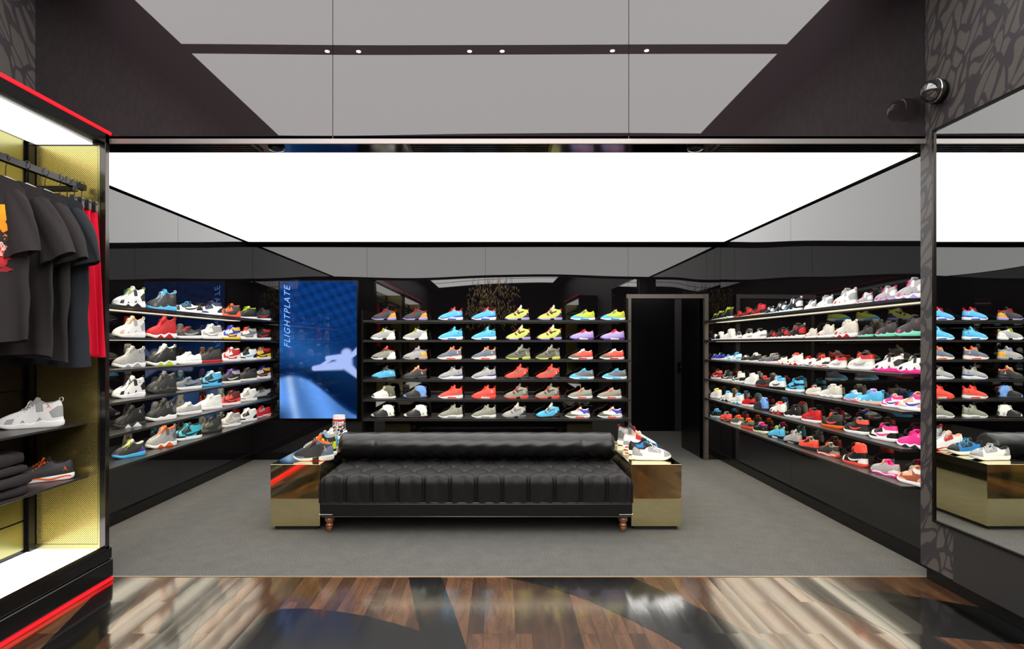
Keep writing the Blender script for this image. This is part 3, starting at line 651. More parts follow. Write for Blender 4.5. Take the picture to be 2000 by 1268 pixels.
# ---- long shelves -------------------------------------------------
TH = 0.018
for i, z in enumerate(SHZ):
    rn = ['topmost', 'second from the top', 'third from the top', 'fourth from the top', 'fifth from the top', 'lowest'][i]
    # back
    xa, xb = SL + 0.02, SR - 0.035
    t = thing('wall_shelf', 'thin black shoe shelf on the back wall, %s' % rn, 'shelf', ((xa + xb) / 2, YB - 0.001, z - TH), 0, 'shoe shelves on the back wall')
    h = (xb - xa) / 2 - .001
    bm = bmesh.new(); bx(bm, -h, h, -0.30, 0, 0, TH); bx(bm, -h, h, -0.30, -0.296, -0.008, 0); link('board', bm, M_SHELF, t)
    bm = bmesh.new(); bx(bm, -h + .02, h - .02, -0.292, -0.225, -0.003, -0.0002); link('light_strip', bm, M_LED, t); strip_lamp(t, (0, -.25, -.006), 2 * h - .06, .05, LAMP_BACK)
    # left
    ya, yb = 3.6, YB - 0.002
    t = thing('wall_shelf', 'thin black shoe shelf along the left wall, %s' % rn, 'shelf', (XL + .001, (ya + yb) / 2, z - TH), 0, 'shoe shelves on the left wall')
    h = (yb - ya) / 2
    bm = bmesh.new(); bx(bm, 0, 0.28, -h, h, 0, TH); link('board', bm, M_SHELF, t)
    bm = bmesh.new()
    for a, b in ((-h + .02, 5.47 - (ya + yb) / 2), (5.51 - (ya + yb) / 2, h - .5)): bx(bm, .004, .07, a, b, -0.003, -0.0002)
    link('light_strip', bm, M_LED, t); strip_lamp(t, (.14, 0, -.006), .12, 2 * h - .4, LAMP_SIDE)
    # right
    t = thing('wall_shelf', 'thin black shoe shelf along the right wall, %s' % rn, 'shelf', (XR - .001, (ya + yb) / 2, z - TH), 0, 'shoe shelves on the right wall')
    bm = bmesh.new(); bx(bm, -0.22, 0, -h, h, 0, TH); link('board', bm, M_SHELF, t)
    bm = bmesh.new()
    for a, b in ((-h + .02, 5.40 - (ya + yb) / 2), (5.44 - (ya + yb) / 2, h - .05)): bx(bm, -.07, -.004, a, b, -0.003, -0.0002)
    link('light_strip', bm, M_LED, t); strip_lamp(t, (-.11, 0, -.006), .12, 2 * h - .1, LAMP_SIDE)

# ---- back wall: 8 columns x 6 rows --------------------------------
BACKX = [[750, 811, 880, 945, 1010, 1074, 1138, 1197], [748, 811, 880, 945, 1012, 1073, 1136, 1196], [749, 811, 878, 945, 1012, 1070, 1134, 1195],
         [749, 810, 880, 945, 1009, 1070, 1136, 1200], [749, 811, 880, 945, 1008, 1069, 1133, 1190], [748, 812, 880, 945, 1004, 1070, 1128, 1191]]
BACK = [
 [('M', 'KkdvnrrGk', 'charcoal shoe with gold heel and red laces'), ('M', 'KkdvnrrGk', 'charcoal shoe with gold heel and red laces'),
  ('S', 'sBrwBrrw', 'sky-blue shoe with purple sole and red collar'), ('S', 'sBrwBrrw', 'sky-blue shoe with purple sole and red collar'),
  ('X', 'LkKvKolwC', 'lime shoe with pointed tongue and grey heel'), ('X', 'LkKvKolwC', 'lime shoe with pointed tongue and grey heel'),
  ('C', 'lslwbbyk', 'yellow and sky-blue low shoe'), ('C', 'lslwbbyk', 'yellow and sky-blue low shoe')],
 [('M', 'GwwwLlkwk', 'light grey shoe with lime trim'), ('M', 'GwwwLlkwk', 'light grey shoe with lime trim'),
  ('S', 'ssKwbksk', 'sky-blue shoe with black laces'), ('S', 'ssKwbksk', 'sky-blue shoe with black laces'),
  ('X', 'LkKvKolwC', 'lime shoe with pointed tongue and dark heel'), ('X', 'LkKvKolwC', 'lime shoe with pointed tongue and dark heel'),
  ('C', 'vvvpwrrd', 'lavender low shoe with red laces'), ('C', 'vvvpwrrd', 'lavender low shoe with red laces')],
 [('M', 'TKwwrkrwc', 'grey shoe with red collar and white heel'), ('M', 'GgdGvvGwG', 'grey shoe with yellow heel'),
  ('S', 'ae ewoeow'.replace(' ', ''), 'slate shoe with peach trim and collar'), ('S', 'aeewoeow', 'slate shoe with peach trim and collar'),
  ('X', 'OKTLlCOwT', 'olive shoe with pale lime sole'), ('X', 'OKTLlCOwT', 'olive shoe with pale lime sole'),
  ('C', 'cOcwrwww', 'coral and olive low shoe'), ('C', 'cOcwrwww', 'coral and olive low shoe')],
 [('M', 'sksKwngwK', 'pale blue shoe with dark toe and laces'), ('M', 'KKKKvecwe', 'charcoal shoe with pink collar'),
  ('S', 'GBGwwGnB', 'pale grey shoe with blue sole line'), ('S', 'GBGwwGnB', 'pale grey shoe with blue sole line'),
  ('X', 'cgKKwccwc', 'coral-red shoe with pointed tongue'), ('X', 'cgKKwccwc', 'coral-red shoe with pointed tongue'),
  ('C', 'gsgwssSw'.replace('S', 's'), 'grey low shoe with sky-blue toe and laces'), ('C', 'gsgwsssw', 'grey low shoe with sky-blue toe and laces')],
 [('H', 'wOOwkCOL', 'white and olive hooded-collar shoe'), ('H', 'KkqKqGqw', 'charcoal hooded-collar shoe with pale blue heel'),
  ('S', 'cGcwcccK', 'red shoe with grey tongue and black mark'), ('S', 'ccccwccw', 'all red shoe with white mark'),
  ('X', 'TKgcwcTwg', 'grey shoe with coral sole and laces'), ('X', 'TKgcwcTwg', 'grey shoe with coral sole and laces'),
  ('C', 'TTTwcoGw', 'grey-olive low shoe with white sole'), ('C', 'TTTwcoGw', 'grey-olive low shoe with white sole')],
 [('H', 'KOwkrwwR', 'charcoal shoe with white hooded collar'), ('H', 'KOwkrwwR', 'charcoal shoe with white hooded collar'),
  ('S', 'TTGwGGTK', 'warm grey shoe with white sole'), ('S', 'TTGwGGTK', 'warm grey shoe with white sole'),
  ('X', 'GgKgwGTwC', 'pale grey shoe with pointed tongue'), ('X', 'sgKkwkswC', 'bright sky-blue shoe with black heel'),
  ('C', 'wOBwcrwo', 'blue-and-white shoe with olive toe'), ('C', 'wOBwcrwo', 'blue-and-white shoe with olive toe')]]
for r, row in enumerate(BACK):
    for c, (k, code, lab) in enumerate(row):
        Y = 6.965
        shoe(k, code, (wx(BACKX[r][c], Y), Y, SHZ[r]), PI, '%s, %s from left, back wall %s' % (lab, ORD[c], ROWN[r]), 'shoes on the back wall shelves', .287)
# ---- left wall ------------------------------------------------------
LEFTC = [252, 315, 364, 408, 447, 480, 508]
LEFT = [
 [('J', 'wkkwklwl', 'white and black high shoe with lime flashes'), ('J', 'KgksswsGs', 'charcoal high shoe with sky-blue sole'), ('L', 'wkkwbskk', 'white and black low shoe with blue laces'), ('A', 'wnnwbnnw', 'navy and white high shoe'), ('A', 'KoKcckoK', 'charcoal high shoe with orange-red laces'.replace('laces', 'sole')), ('A', 'kkkwlllk', 'black shoe with lime laces'), ('A', 'KkKwgkKr', 'dark grey high shoe with pale sole')],
 [('J', 'weGwwwew', 'white high shoe with peach trim'), ('J', 'rrrwrrrr', 'bright red strapped high shoe'), ('L', 'KkKwrrkG', 'black low shoe with red laces'), ('A', 'GwGwowww', 'light grey shoe on gum sole'), ('A', 'BwyyyBBy', 'blue, white and yellow shoe'), ('A', 'gwGwrckG', 'grey shoe with red tongue'), ('A', 'kkrwwkkr', 'black shoe with red collar')],
 [('J', 'GGGwGwGk', 'grey and white high shoe'), ('J', 'kKkwlCwl', 'black high shoe with cream tongue'), ('L', 'wwwwwwww', 'all white low shoe'), ('A', 'KKKrwKkK', 'black high shoe on red sole'), ('A', 'rwrwwrCw', 'red high shoe with white stripe'), ('A', 'wkwwkkks', 'white and black high shoe'), ('A', 'kyrwyCry', 'red, black and yellow high shoe')],
 [('J', 'wkkwwkwb', 'white high shoe with black toe and blue heel'), ('J', 'KgKKKKgG', 'dark grey strapped high shoe'), ('L', 'aggwwaan', 'slate-blue low shoe'), ('A', 'sksswswk', 'sky-blue and black shoe'), ('A', 'kKGwpppC', 'grey-black shoe with purple laces'), ('A', 'KKkwrKkK', 'black high shoe with pale laces'), ('A', 'kCdwekBz', 'black, cream and gold shoe')],
 [('J', 'kKkKwkkw', 'all black high shoe with silver marks'), ('J', 'KkgwwKKw', 'charcoal strapped high shoe on white sole'), ('L', 'GGGwwwwG', 'pale grey low shoe'), ('A', 'wwwwwwww', 'all white high shoe'), ('A', 'RcRwwkRc', 'maroon high shoe on white sole'), ('A', 'wGwwwwww', 'white high shoe with grey panels'), ('N', 'GkgKkKkG', 'silver-grey shoe with black sole')],
 [('N', 'KpksslCs', 'black shoe with lime laces and blue sole'), ('J', 'GGgwoGob', 'grey high shoe with orange collar and heel'), ('A', 'tktwwtkk', 'turquoise high shoe with black laces'), ('A', 'KOKKKKkK', 'dark olive high shoe'), ('A', 'CGGwwwGG', 'off-white and grey high shoe'), ('A', 'wkwwwwww', 'white high shoe with black toe'), ('N', 'rrGwrrcr', 'red shoe with grey heel')]]
for r, row in enumerate(LEFT):
    for c, (k, code, lab) in enumerate(row):
        X = -2.86; Y = X * F / (LEFTC[c] - CX)
        LL = (.238, .256, .288, .276, .272, .282, .29)[c]; hs = (1.20, 1.22, 1.0, 1.04, 1.05, 1.0, 1.0)[c]
        shoe(k, code, (X, Y, SHZ[r]), math.atan2(-.2, -.118), '%s, %s from left, left wall %s' % (lab, ORD[c], ROWN[r]), 'shoes on the left wall shelves', LL, hs)
# ---- right wall: (centre px, width px, type, colours, text) --------------
def crop(ox, lst): return [(ox + a / 7.043, b / 7.043) + tuple(rest) for a, b, *rest in lst]
c1 = 1370; c2 = 1590
RIGHT = [
 crop(c1, [(145, 100, 'J', 'kkkwlllk', 'tiny black and lime high shoe'), (250, 125, 'J', 'kkkwlllk', 'small black and lime high shoe'), (365, 140, 'J', 'kkkwlllk', 'black and lime high shoe'),
           (510, 130, 'A', 'rkrewkrk', 'tiny red high shoe'), (635, 150, 'A', 'rkrewkrk', 'small red high shoe'), (795, 180, 'A', 'rkrewkrk', 'red high shoe'),
           (935, 135, 'J', 'kswwwwks', 'tiny black, white and blue shoe'), (1085, 200, 'J', 'kswwwwks', 'small black, white and blue shoe'), (1270, 265, 'J', 'kswwwwks', 'black, white and blue high shoe'),
           (1500, 165, 'J', 'weGwwwGe', 'tiny white and pink shoe')]) +
 crop(c2, [(150, 270, 'J', 'weGwwwGe', 'small white and pink shoe'), (430, 315, 'J', 'wcGwwwGe', 'white and coral high shoe'), (700, 240, 'J', 'GmwwmmwP', 'tiny white and magenta shoe'), (990, 345, 'J', 'GmwvmPGP', 'small white and magenta shoe'), (1345, 370, 'J', 'GmwwvPGP', 'white and magenta high shoe')]),
 crop(c1, [(140, 110, 'H', 'kkwwkkkw', 'tiny white and black hooded shoe'), (250, 110, 'H', 'kwwwwwww', 'small white hooded shoe'), (390, 115, 'H', 'wwwwrwwr', 'white hooded shoe with red mark'),
           (505, 130, 'N', 'wGwwwGKw', 'tiny white and grey low shoe'), (635, 170, 'N', 'wGwwwGKw', 'small white and grey low shoe'), (800, 190, 'N', 'wGwwwGKw', 'white and grey low shoe'),
           (960, 150, 'J', 'krrwwkkr', 'tiny black and red high shoe'), (1115, 175, 'J', 'krrwwkkr', 'small black and red high shoe'), (1310, 235, 'J', 'krrwwGkr', 'black and red high shoe'), (1510, 180, 'J', 'CrCwwwCC', 'tiny white shoe with red triangles')]) +
 crop(c2, [(165, 285, 'J', 'CrCwwwCC', 'small white shoe with red triangles'), (440, 340, 'J', 'CrCwrwCC', 'white high shoe with red triangles'), (710, 215, 'J', 'KmKiiKKP', 'tiny charcoal shoe with mint triangles'), (1000, 325, 'J', 'KmKiiKKP', 'small charcoal shoe with mint triangles'), (1345, 370, 'J', 'KmKiiKKP', 'charcoal high shoe with mint triangles')]),
 crop(c1, [(155, 120, 'N', 'BgBwwwgB', 'tiny royal blue shoe'), (265, 125, 'N', 'BkBwwwkB', 'small royal blue shoe'), (365, 115, 'N', 'wssswssw', 'tiny white and sky-blue shoe'), (480, 130, 'N', 'wsswsssw', 'white and sky-blue shoe'),
           (600, 110, 'N', 'KKKwwwwK', 'tiny charcoal shoe with white lining'), (740, 155, 'N', 'KKKwwCwK', 'charcoal shoe with white lining'), (845, 125, 'N', 'gKgwwGGr', 'tiny grey low shoe'), (975, 190, 'N', 'gKgwwCGr', 'grey low shoe with cream tongue'),
           (1115, 170, 'J', 'wrwwrwKw', 'tiny white shoe with pink sole'), (1290, 200, 'J', 'wrwwrwcw', 'white high shoe with crimson sole'), (1465, 140, 'N', 'wKwwkrrw', 'small white shoe with red collar')]) +
 crop(c2, [(95, 275, 'N', 'wKKwrrcw', 'white and grey shoe with red collar'), (330, 300, 'A', 'CwrwecKG', 'small cream shoe with red laces'), (650, 355, 'A', 'CwrweckG', 'cream high shoe with red laces'), (1030, 395, 'J', 'wkKPPwkk', 'small white and black shoe on pink sole'), (1370, 385, 'J', 'wkkPPwkw', 'white and black high shoe on pink sole')]),
 crop(c1, [(215, 160, 'A', 'Krcwwkkw', 'black and red shoe on white sole'), (355, 165, 'A', 'kgKwwGkw', 'black and grey shoe on white sole'), (515, 175, 'A', 'wkwwwkCk', 'white shoe with black front'), (695, 190, 'A', 'wwwwkwww', 'all white high shoe'),
           (855, 190, 'N', 'KKKKrKcr', 'charcoal shoe with red lining'), (1050, 220, 'A', 'wwskkwsk', 'white high shoe with blue collar'), (1290, 255, 'A', 'kssw'+'wsks', 'blue and black high shoe'), (1545, 165, 'N', 'CwCwecGK', 'small cream shoe')]) +
 crop(c2, [(235, 285, 'J', 'CwCwCCCG', 'cream high shoe with wavy sole'), (540, 230, 'N', 'swsePswp', 'small turquoise shoe with pink sole'), (780, 385, 'J', 'swseCsvv', 'turquoise high shoe with lilac lining'), (1080, 245, 'A', 'wPPwBBeB', 'small pink and white shoe with blue stripe'), (1350, 375, 'A', 'wePwBBeB', 'pink and white high shoe with blue stripe')]),
 crop(c1, [(195, 140, 'A', 'wwwwBwyw', 'white shoe with yellow lining and blue sole'), (350, 160, 'J', 'wKwwkkss', 'white shoe with sky-blue collar'), (500, 170, 'J', 'wGwwswss', 'white strapped shoe with blue lining'), (655, 190, 'N', 'rkrwwrkr', 'red shoe with black wave'), (825, 210, 'H', 'KqqKqKqk', 'black shoe with pale blue hooded heel'),
           (1060, 240, 'J', 'wkwRcwcr', 'white strapped shoe on crimson sole'), (1270, 250, 'J', 'kkkwwkkw', 'black high shoe with white triangles')]) +
 crop(c2, [(-30, 320, 'A', 'rrrwwrKg', 'red high shoe with grey stripe'), (260, 300, 'A', 'KkKoooKc', 'charcoal high shoe on orange sole'), (590, 375, 'A', 'kKcwwkgc', 'black high shoe with red stripe'), (960, 405, 'A', 'wkPwPPkP', 'black, white and pink high shoe'), (1370, 340, 'J', 'PPPwKPPw', 'magenta high shoe')]),
 crop(c1, [(190, 155, 'N', 'kkKwssss', 'black shoe with blue tongue'), (340, 160, 'N', 'ccckGsgw', 'coral shoe with grey mark'), (500, 190, 'N', 'OwOwwcoow'[:8], 'olive shoe with orange lining'), (640, 200, 'N', 'OKKccook', 'grey-olive shoe on red sole'), (820, 230, 'N', 'kkKwlvPs', 'black shoe with lilac laces'),
           (1040, 215, 'S', 'ssskwlgk', 'sky-blue shoe with yellow laces'), (1260, 270, 'S', 'GGgkGGGg', 'stone-grey shoe'), (1480, 280, 'N', 'cckKKcTR', 'coral shoe with black sole wave')]) +
 crop(c2, [(200, 310, 'N', 'KTKcwoTo', 'charcoal shoe with orange wave sole'), (570, 335, 'D', 'kwccwccw', 'extra tall red, black and white shoe'), (985, 390, 'N', 'GwGPwePo', 'silver shoe on hot pink sole'), (1370, 360, 'A', 'zewwwCez', 'copper high shoe on white sole')])]
for r, row in enumerate(RIGHT):
    for c, (px, w_, k, code, lab) in enumerate(row):
        X = 2.575; Y = X * F / (px - CX)
        L = (.14 if 'tiny' in lab else .18 if 'small' in lab else .228) if r < 3 else (.17 if 'small' in lab else .228)
        if r == 2: L = .235 if c >= 13 else min(L, .205)
        hs_ = 1.0 if k != 'J' else (1.0, .98, .88, .78, .85, .85)[r]
        if c == 0: edge_y = YB - .035
        Y = min(Y, edge_y - L / 2 - .002); edge_y = Y - L / 2
        shoe(k, code, (X, Y, SHZ[r]), math.atan2(.25, -.03), '%s, %s from left, right wall %s' % (lab, ORD[c], ROWN[r]), 'shoes on the right wall shelves', L, hs_)
# ================================================================ BRASS PLINTHS
PF, PB, PZ0, PZ1 = 4.43, 5.50, 0.03, 0.495
def plinth(x0, x1, label):
    t = thing('display_plinth', label, 'plinth', ((x0 + x1) / 2, (PF + PB) / 2, 0), 0, 'brass plinths beside the sofa')
    hx, hy = (x1 - x0) / 2, (PB - PF) / 2
    bm = bmesh.new(); bx(bm, -hx, hx, -hy, hy, PZ0, PZ1, bev=0.0015); link('brass_body', bm, M_BRASS, t)
    bm = bmesh.new(); bx(bm, -hx + .025, hx - .025, -hy + .025, hy - .025, 0, PZ0); link('recessed_base', bm, M_MATTE, t)
plinth(wx(528.5, PF), -1.352, 'mirror-polished brass box plinth at the left end of the sofa')
plinth(wx(1233, PF), wx(1331, PF), 'mirror-polished brass box plinth at the right end of the sofa')
g = 'shoes displayed on the brass plinths'
sx = lambda px, Y: wx(px, Y)
shoe('M', 'KaaCckoe', (sx(613, 4.60), 4.60, PZ1), PI, 'charcoal and slate-blue high shoe with orange lining, front of the left brass plinth', g, .31, 1.15)
shoe('J', 'kGlwylkl', (-1.47, 4.78, PZ1), PI, 'black high shoe with lime collar behind the charcoal one, left brass plinth', g, .29)
shoe('J', 'GsswksGs', (-1.515, 5.0, PZ1), PI, 'grey and blue high shoe, third back on the left brass plinth', g, .29)
r0 = shoe('N', 'wrwwwwwr', (sx(646, 5.30), 5.30, PZ1), PI, 'white shoe with crackle-print sock cuff, rearmost on the left brass plinth', g, .32, 1.05)
M_CUFF = mat('cuff_print', (0.5, 0.5, 0.5), 0.8)
N_, L_, B_ = nodes(M_CUFF); tc = N_.new('ShaderNodeTexCoord'); vo = N_.new('ShaderNodeTexNoise'); vo.inputs['Scale'].default_value = 75; vo.inputs['Detail'].default_value = 1
L_.new(tc.outputs['Object'], vo.inputs['Vector']); L_.new(ramp(N_, L_, vo.outputs['Fac'], [(0.48, srgb('#1d1416')), (0.52, srgb('#e0d0cc'))]), B_.inputs['Base Color'])
def cuff(parts, z0, z1, name, m):
    bm = bmesh.new(); prev = None
    for k in range(9):
        z = lerp(z0, z1, k / 8); rx_, ry_ = lerp(.056, .048, (z - .06) / .17), .036; cx = -.068
        row = [bm.verts.new((cx + rx_ * math.cos(a), ry_ * math.sin(a), z)) for a in [i * 2 * PI / 28 for i in range(28)]]
        if prev:
            for i in range(28): bm.faces.new((prev[i], prev[(i + 1) % 28], row[(i + 1) % 28], row[i])).smooth = True
        prev = row
    link(name, bm, m, r0)
cuff(r0, .06, .185, 'sock_cuff', M_CUFF); cuff(r0, .185, .20, 'red_cuff_band', cm('r', 'l')); cuff(r0, .20, .232, 'white_cuff_top', cm('w', 'l'))
shoe('L', 'wGGwkwKw', (sx(1272, 4.62), 4.62, PZ1), 0, 'white low shoe with grey toe and heel panels, front of the right brass plinth', g, .30, 1.1)
shoe('L', 'bkbwkskb', (sx(1262, 4.84), 4.84, PZ1), 0, 'blue and black shoe right behind the white low shoe, right brass plinth', g, .29, 1.2)
shoe('N', 'wGrwrwee', (sx(1250, 5.06), 5.06, PZ1), 0, 'white and red high shoe with tan lining, third back on the right brass plinth', g, .29, 1.2)
shoe('J', 'GkgwkrKw', (sx(1238, 5.29), 5.29, PZ1), 0, 'grey and black high shoe with red laces, rearmost on the right brass plinth', g, .29, 1.1)

# ================================================================ SOFA
SX0, SX1, SY0, SY1 = -1.335, 0.985, 4.34, 5.22
sofa = thing('tufted_sofa', 'long black leather bench sofa with tufted seat and rolled bolster back', 'sofa', ((SX0 + SX1) / 2, SY0, 0))
W = SX1 - SX0; D = SY1 - SY0; R0 = .062
def drape(p, size):
    # returns position, drop, outward amount
    if p < R0:
        if p < R0 - R0 * PI / 2: return 0.0, R0 + (R0 - R0 * PI / 2 - p), -1.0
        a = (R0 - p) / R0; return R0 - R0 * math.sin(a), R0 * (1 - math.cos(a)), -math.sin(a)
    if p > size - R0:
        if p > size - R0 + R0 * PI / 2: return size, R0 + (p - (size - R0 + R0 * PI / 2)), 1.0
        a = (p - size + R0) / R0; return size - R0 + R0 * math.sin(a), R0 * (1 - math.cos(a)), math.sin(a)
    return p, 0.0, 0.0
ZT, ZB = .425, .228
HANG = ZT - ZB - R0
NC = 12; cw = W / NC; dd = .155
bm = bmesh.new(); rows = []
p0, p1 = R0 - R0 * PI / 2 - HANG, W - R0 + R0 * PI / 2 + HANG
q0, q1 = R0 - R0 * PI / 2 - HANG, D
NXs, NYs = 420, 120
for j in range(NYs + 1):
    q = lerp(q0, q1, j / NYs); row = []
    y, dy_, ny = drape(q, D + 1)
    for i in range(NXs + 1):
        p = lerp(p0, p1, i / NXs); x, dx_, nx = drape(p, W)
        drop = min(max(dx_, dy_), ZT - ZB)
        u_ = (p) / cw; v_ = (q - .03) / dd
        if v_ < 0:      # front face: straight seams
            fu = abs(u_ - round(u_)); seam = math.exp(-(fu * cw / .010) ** 2) * .022 * (1 - .3 * sstep(0, -2, v_)); puff = (1 - (2 * fu) ** 2) * -.0
            d_ = seam + .012 * (2 * fu if fu < .5 else 1) ** 3 * 0
            d_ -= .014 * (1 - (2 * fu) ** 2) * sstep(-1.5, -.1, v_)
        else:           # diamonds between the buttons
            a_ = u_ + v_; b_ = u_ - v_
            # buttons at (u integer, v even) and (u half, v odd)
            A1 = (u_ + v_ / 2 + .0); B1 = (u_ - v_ / 2 + .0)
            fa = abs(A1 - round(A1)); fb = abs(B1 - round(B1))
            seam = max(math.exp(-(fa * cw / .013) ** 2), math.exp(-(fb * cw / .010) ** 2)) * .006
            btn = math.exp(-((fa * fa + fb * fb) * cw * cw) / .020 ** 2) * .012
            d_ = seam + btn - .009 * (math.sin(PI * (A1 % 1)) * math.sin(PI * (B1 % 1))) ** .6
        d_ += .0007 * math.sin(p * 61 + math.sin(q * 37) * 2)
        if abs(nx) > .3: d_ = max(d_, 0) * .5
        nz_ = max(0.0, 1 - max(abs(nx), abs(ny)))
        l = math.sqrt(nx * nx + ny * ny + nz_ * nz_) or 1
        row.append(bm.verts.new((x - W / 2 - nx / l * d_, y - ny / l * d_, ZT - drop - nz_ / l * d_)))
    rows.append(row)
for j in range(NYs):
    for i in range(NXs): bm.faces.new((rows[j][i], rows[j][i + 1], rows[j + 1][i + 1], rows[j + 1][i]))
link('seat_cushion', bm, M_SATIN, sofa, smooth=True)
# front row of diamonds uses buttons; add the small buttons
bm = bmesh.new()
for v_ in range(0, 4):
    for uu in range(0, NC + 1):
        u_ = uu + (.5 if v_ % 2 else 0)
        x = u_ * cw - W / 2
        if abs(x) > W / 2 - .05: continue
        bmesh.ops.create_uvsphere(bm, u_segments=10, v_segments=6, radius=.009, matrix=Matrix.Translation((x, .035 + v_ * dd, ZT - .028)) @ Matrix.Scale(.5, 4, (0, 0, 1)))
link('tufting_buttons', bm, M_SATIN, sofa, smooth=True)
bm = bmesh.new(); bx(bm, -W / 2 + .004, W / 2 - .004, .004, D, .125, ZB, bev=.012); link('leather_rail', bm, M_LEATHER, sofa, smooth=False)
bm = bmesh.new()
for z in (ZB + .001, .127):
    tube(bm, [(-W / 2 + .004, D, z), (-W / 2 + .001, .05, z), (-W / 2 + .02, .003, z), (W / 2 - .02, .003, z), (W / 2 - .001, .05, z), (W / 2 - .004, D, z)], .0045, 8)
link('piping', bm, mat('black_piping', (0.03, 0.028, 0.028), 0.22, coat=.5), sofa)
bm = bmesh.new()
for sgn in (-1, 1):
    for k in range(10):
        bmesh.ops.create_uvsphere(bm, u_segments=10, v_segments=6, radius=.0042, matrix=Matrix.Translation((sgn * (W / 2 - .012 - k * .0095), .002, .142)))
        if k < 10: bmesh.ops.create_uvsphere(bm, u_segments=10, v_segments=6, radius=.0042, matrix=Matrix.Translation((sgn * (W / 2 - .003), .012 + k * .0095, .142)))
link('nailhead_trim', bm, M_NAIL, sofa, smooth=True)
# bolster
bm = bmesh.new(); RB = .112; YC = .62; ZCB = .548; prev = None; NX2 = 160
for i in range(NX2 + 1):
    x = lerp(-W / 2 - .002, W / 2 - .03, i / NX2); e = min(i, NX2 - i) / NX2 * W; rr = RB * (1 - .25 * max(0, 1 - e / .035) ** 2)
    row = []
    for k in range(48):
        a = k * 2 * PI / 48
        fold = .0035 * math.sin(x * 70 + 3 * math.sin(a * 3 + x * 5)) * sstep(-.1, -.8, math.sin(a)) + .0015 * math.sin(x * 33 + a * 5)
        seam = .003 * math.exp(-((x + .86) / .006) ** 2) + .003 * math.exp(-((x - .86) / .006) ** 2)
        r_ = rr + fold - seam; row.append(bm.verts.new((x, YC + r_ * math.cos(a), ZCB + r_ * math.sin(a) * .97)))
    if prev:
        for k in range(48): bm.faces.new((prev[k], prev[(k + 1) % 48], row[(k + 1) % 48], row[k])).smooth = True
    else: bm.faces.new(row[::-1])
    prev = row
bm.faces.new(prev); link('bolster', bm, M_LEATHER, sofa)
bm = bmesh.new(); bx(bm, -W / 2, W / 2 - .04, YC + .0, D + .0, ZT - .02, ZCB - .03, bev=.01); link('bolster_support', bm, M_MATTE, sofa)
leg_prof = [(.011, 0), (.016, .004), (.019, .022), (.024, .030), (.024, .036), (.019, .041), (.027, .048), (.029, .056), (.022, .062), (.020, .068), (.030, .080), (.036, .093), (.034, .104), (.026, .110), (.038, .114), (.038, .126)]
for lx in (-W / 2 + .065, W / 2 - .065):
    for ly in (.055, D - .06):
        bm = bmesh.new(); lathe(bm, leg_prof, 28); link('leg', bm, M_LEGWOOD, sofa, loc=(lx, ly, 0))

# ================================================================ SCREEN
s0, s1, sz0, sz1 = wx(547.5, YB), wx(697.5, YB), wz(817, YB), wz(550, YB)
scr = thing('display_screen', 'tall portrait video screen glowing blue on the black back wall', 'screen', ((s0 + s1) / 2, YB - .001, sz0))
SWd, SHt = s1 - s0, sz1 - sz0
bm = bmesh.new(); bx(bm, -SWd / 2 - .012, SWd / 2 + .012, -.02, 0, -.012, SHt + .012); link('bezel', bm, M_BLACK, scr)
GX, GZ = 110, 196
xs_ = np.linspace(0, 1, GX + 1); zs_ = np.linspace(0, 1, GZ + 1); U, V = np.meshgrid(xs_, zs_)
def ss(a, b, x): t = np.clip((x - a) / (b - a), 0, 1); return t * t * (3 - 2 * t)
rng = np.random.RandomState(3)
col = np.zeros(U.shape + (3,)); base = np.array([0.003, 0.035, 0.17])
tex = .5 + .5 * np.sin(70 * (V * 1.0 + .25 * U)) * np.sin(34 * (U - .3 * V)); tex *= ss(.45, .8, V)
fine = .5 + .5 * np.sin(150 * V + 60 * U) * np.sin(90 * U - 40 * V)
col += base * (0.55 + .75 * tex + .25 * fine)[..., None]
glow = np.exp(-((V - .52 + .25 * (U - .2)) / .12) ** 2) * (.7 - .4 * U)
col += glow[..., None] * np.array([.02, .12, .36])
edge = .31 - .26 * ss(.1, 1.1, U) + .03 * np.sin(U * 4)
low = ss(0, .035, edge - V); shade = .55 + .45 * np.sin((U * 1.3 + V) * 5 + .6) ** 2
lowc = np.array([.13, .36, .95])[None, None] * shade[..., None] + np.exp(-((U - .12 - .3 * (.3 - V)) / .05) ** 2)[..., None] * np.array([.25, .3, .3])
lowc *= (1 - .75 * ss(.16, .0, V) * ss(.35, .0, U))[..., None]
col = col * (1 - low[..., None]) + lowc * low[..., None]
def seg(a, b, w0, w1):
    ax, ay = a; bx_, by = b; A = 1.78
    dx, dy = bx_ - ax, (by - ay) * A; t = np.clip(((U - ax) * dx + (V - ay) * A * dy) / (dx * dx + dy * dy), 0, 1)
    dist = np.hypot(U - ax - t * dx, (V - ay) * A - t * dy); ww = w0 + (w1 - w0) * t
    return ss(1.25, .6, dist / ww)
fig = np.maximum.reduce([seg((.45, .365), (.80, .39), .035, .07), seg((.80, .42), (1.02, .31), .08, .04), seg((.87, .47), (.86, .40), .075, .09), seg((.92, .45), (1.02, .50), .03, .04), seg((.62, .44), (.82, .45), .03, .04), seg((.55, .39), (.66, .43), .02, .02)])
col = col * (1 - fig[..., None]) + np.array([.42, .55, 1.0]) * fig[..., None]
dark = ss(.0, .03, V - edge) * ss(.40, .33, V) * (1 - fig)
col *= (1 - .6 * dark)[..., None]
bm = bmesh.new(); lay = bm.verts.layers.float_color.new('picture'); g2 = []
for j in range(GZ + 1):
    r_ = []
    for i in range(GX + 1):
        v = bm.verts.new(((xs_[i] - .5) * SWd, -.0215, zs_[j] * SHt)); v[lay] = (*[float(min(1.2, max(0, q))) for q in col[j, i]], 1); r_.append(v)
    g2.append(r_)
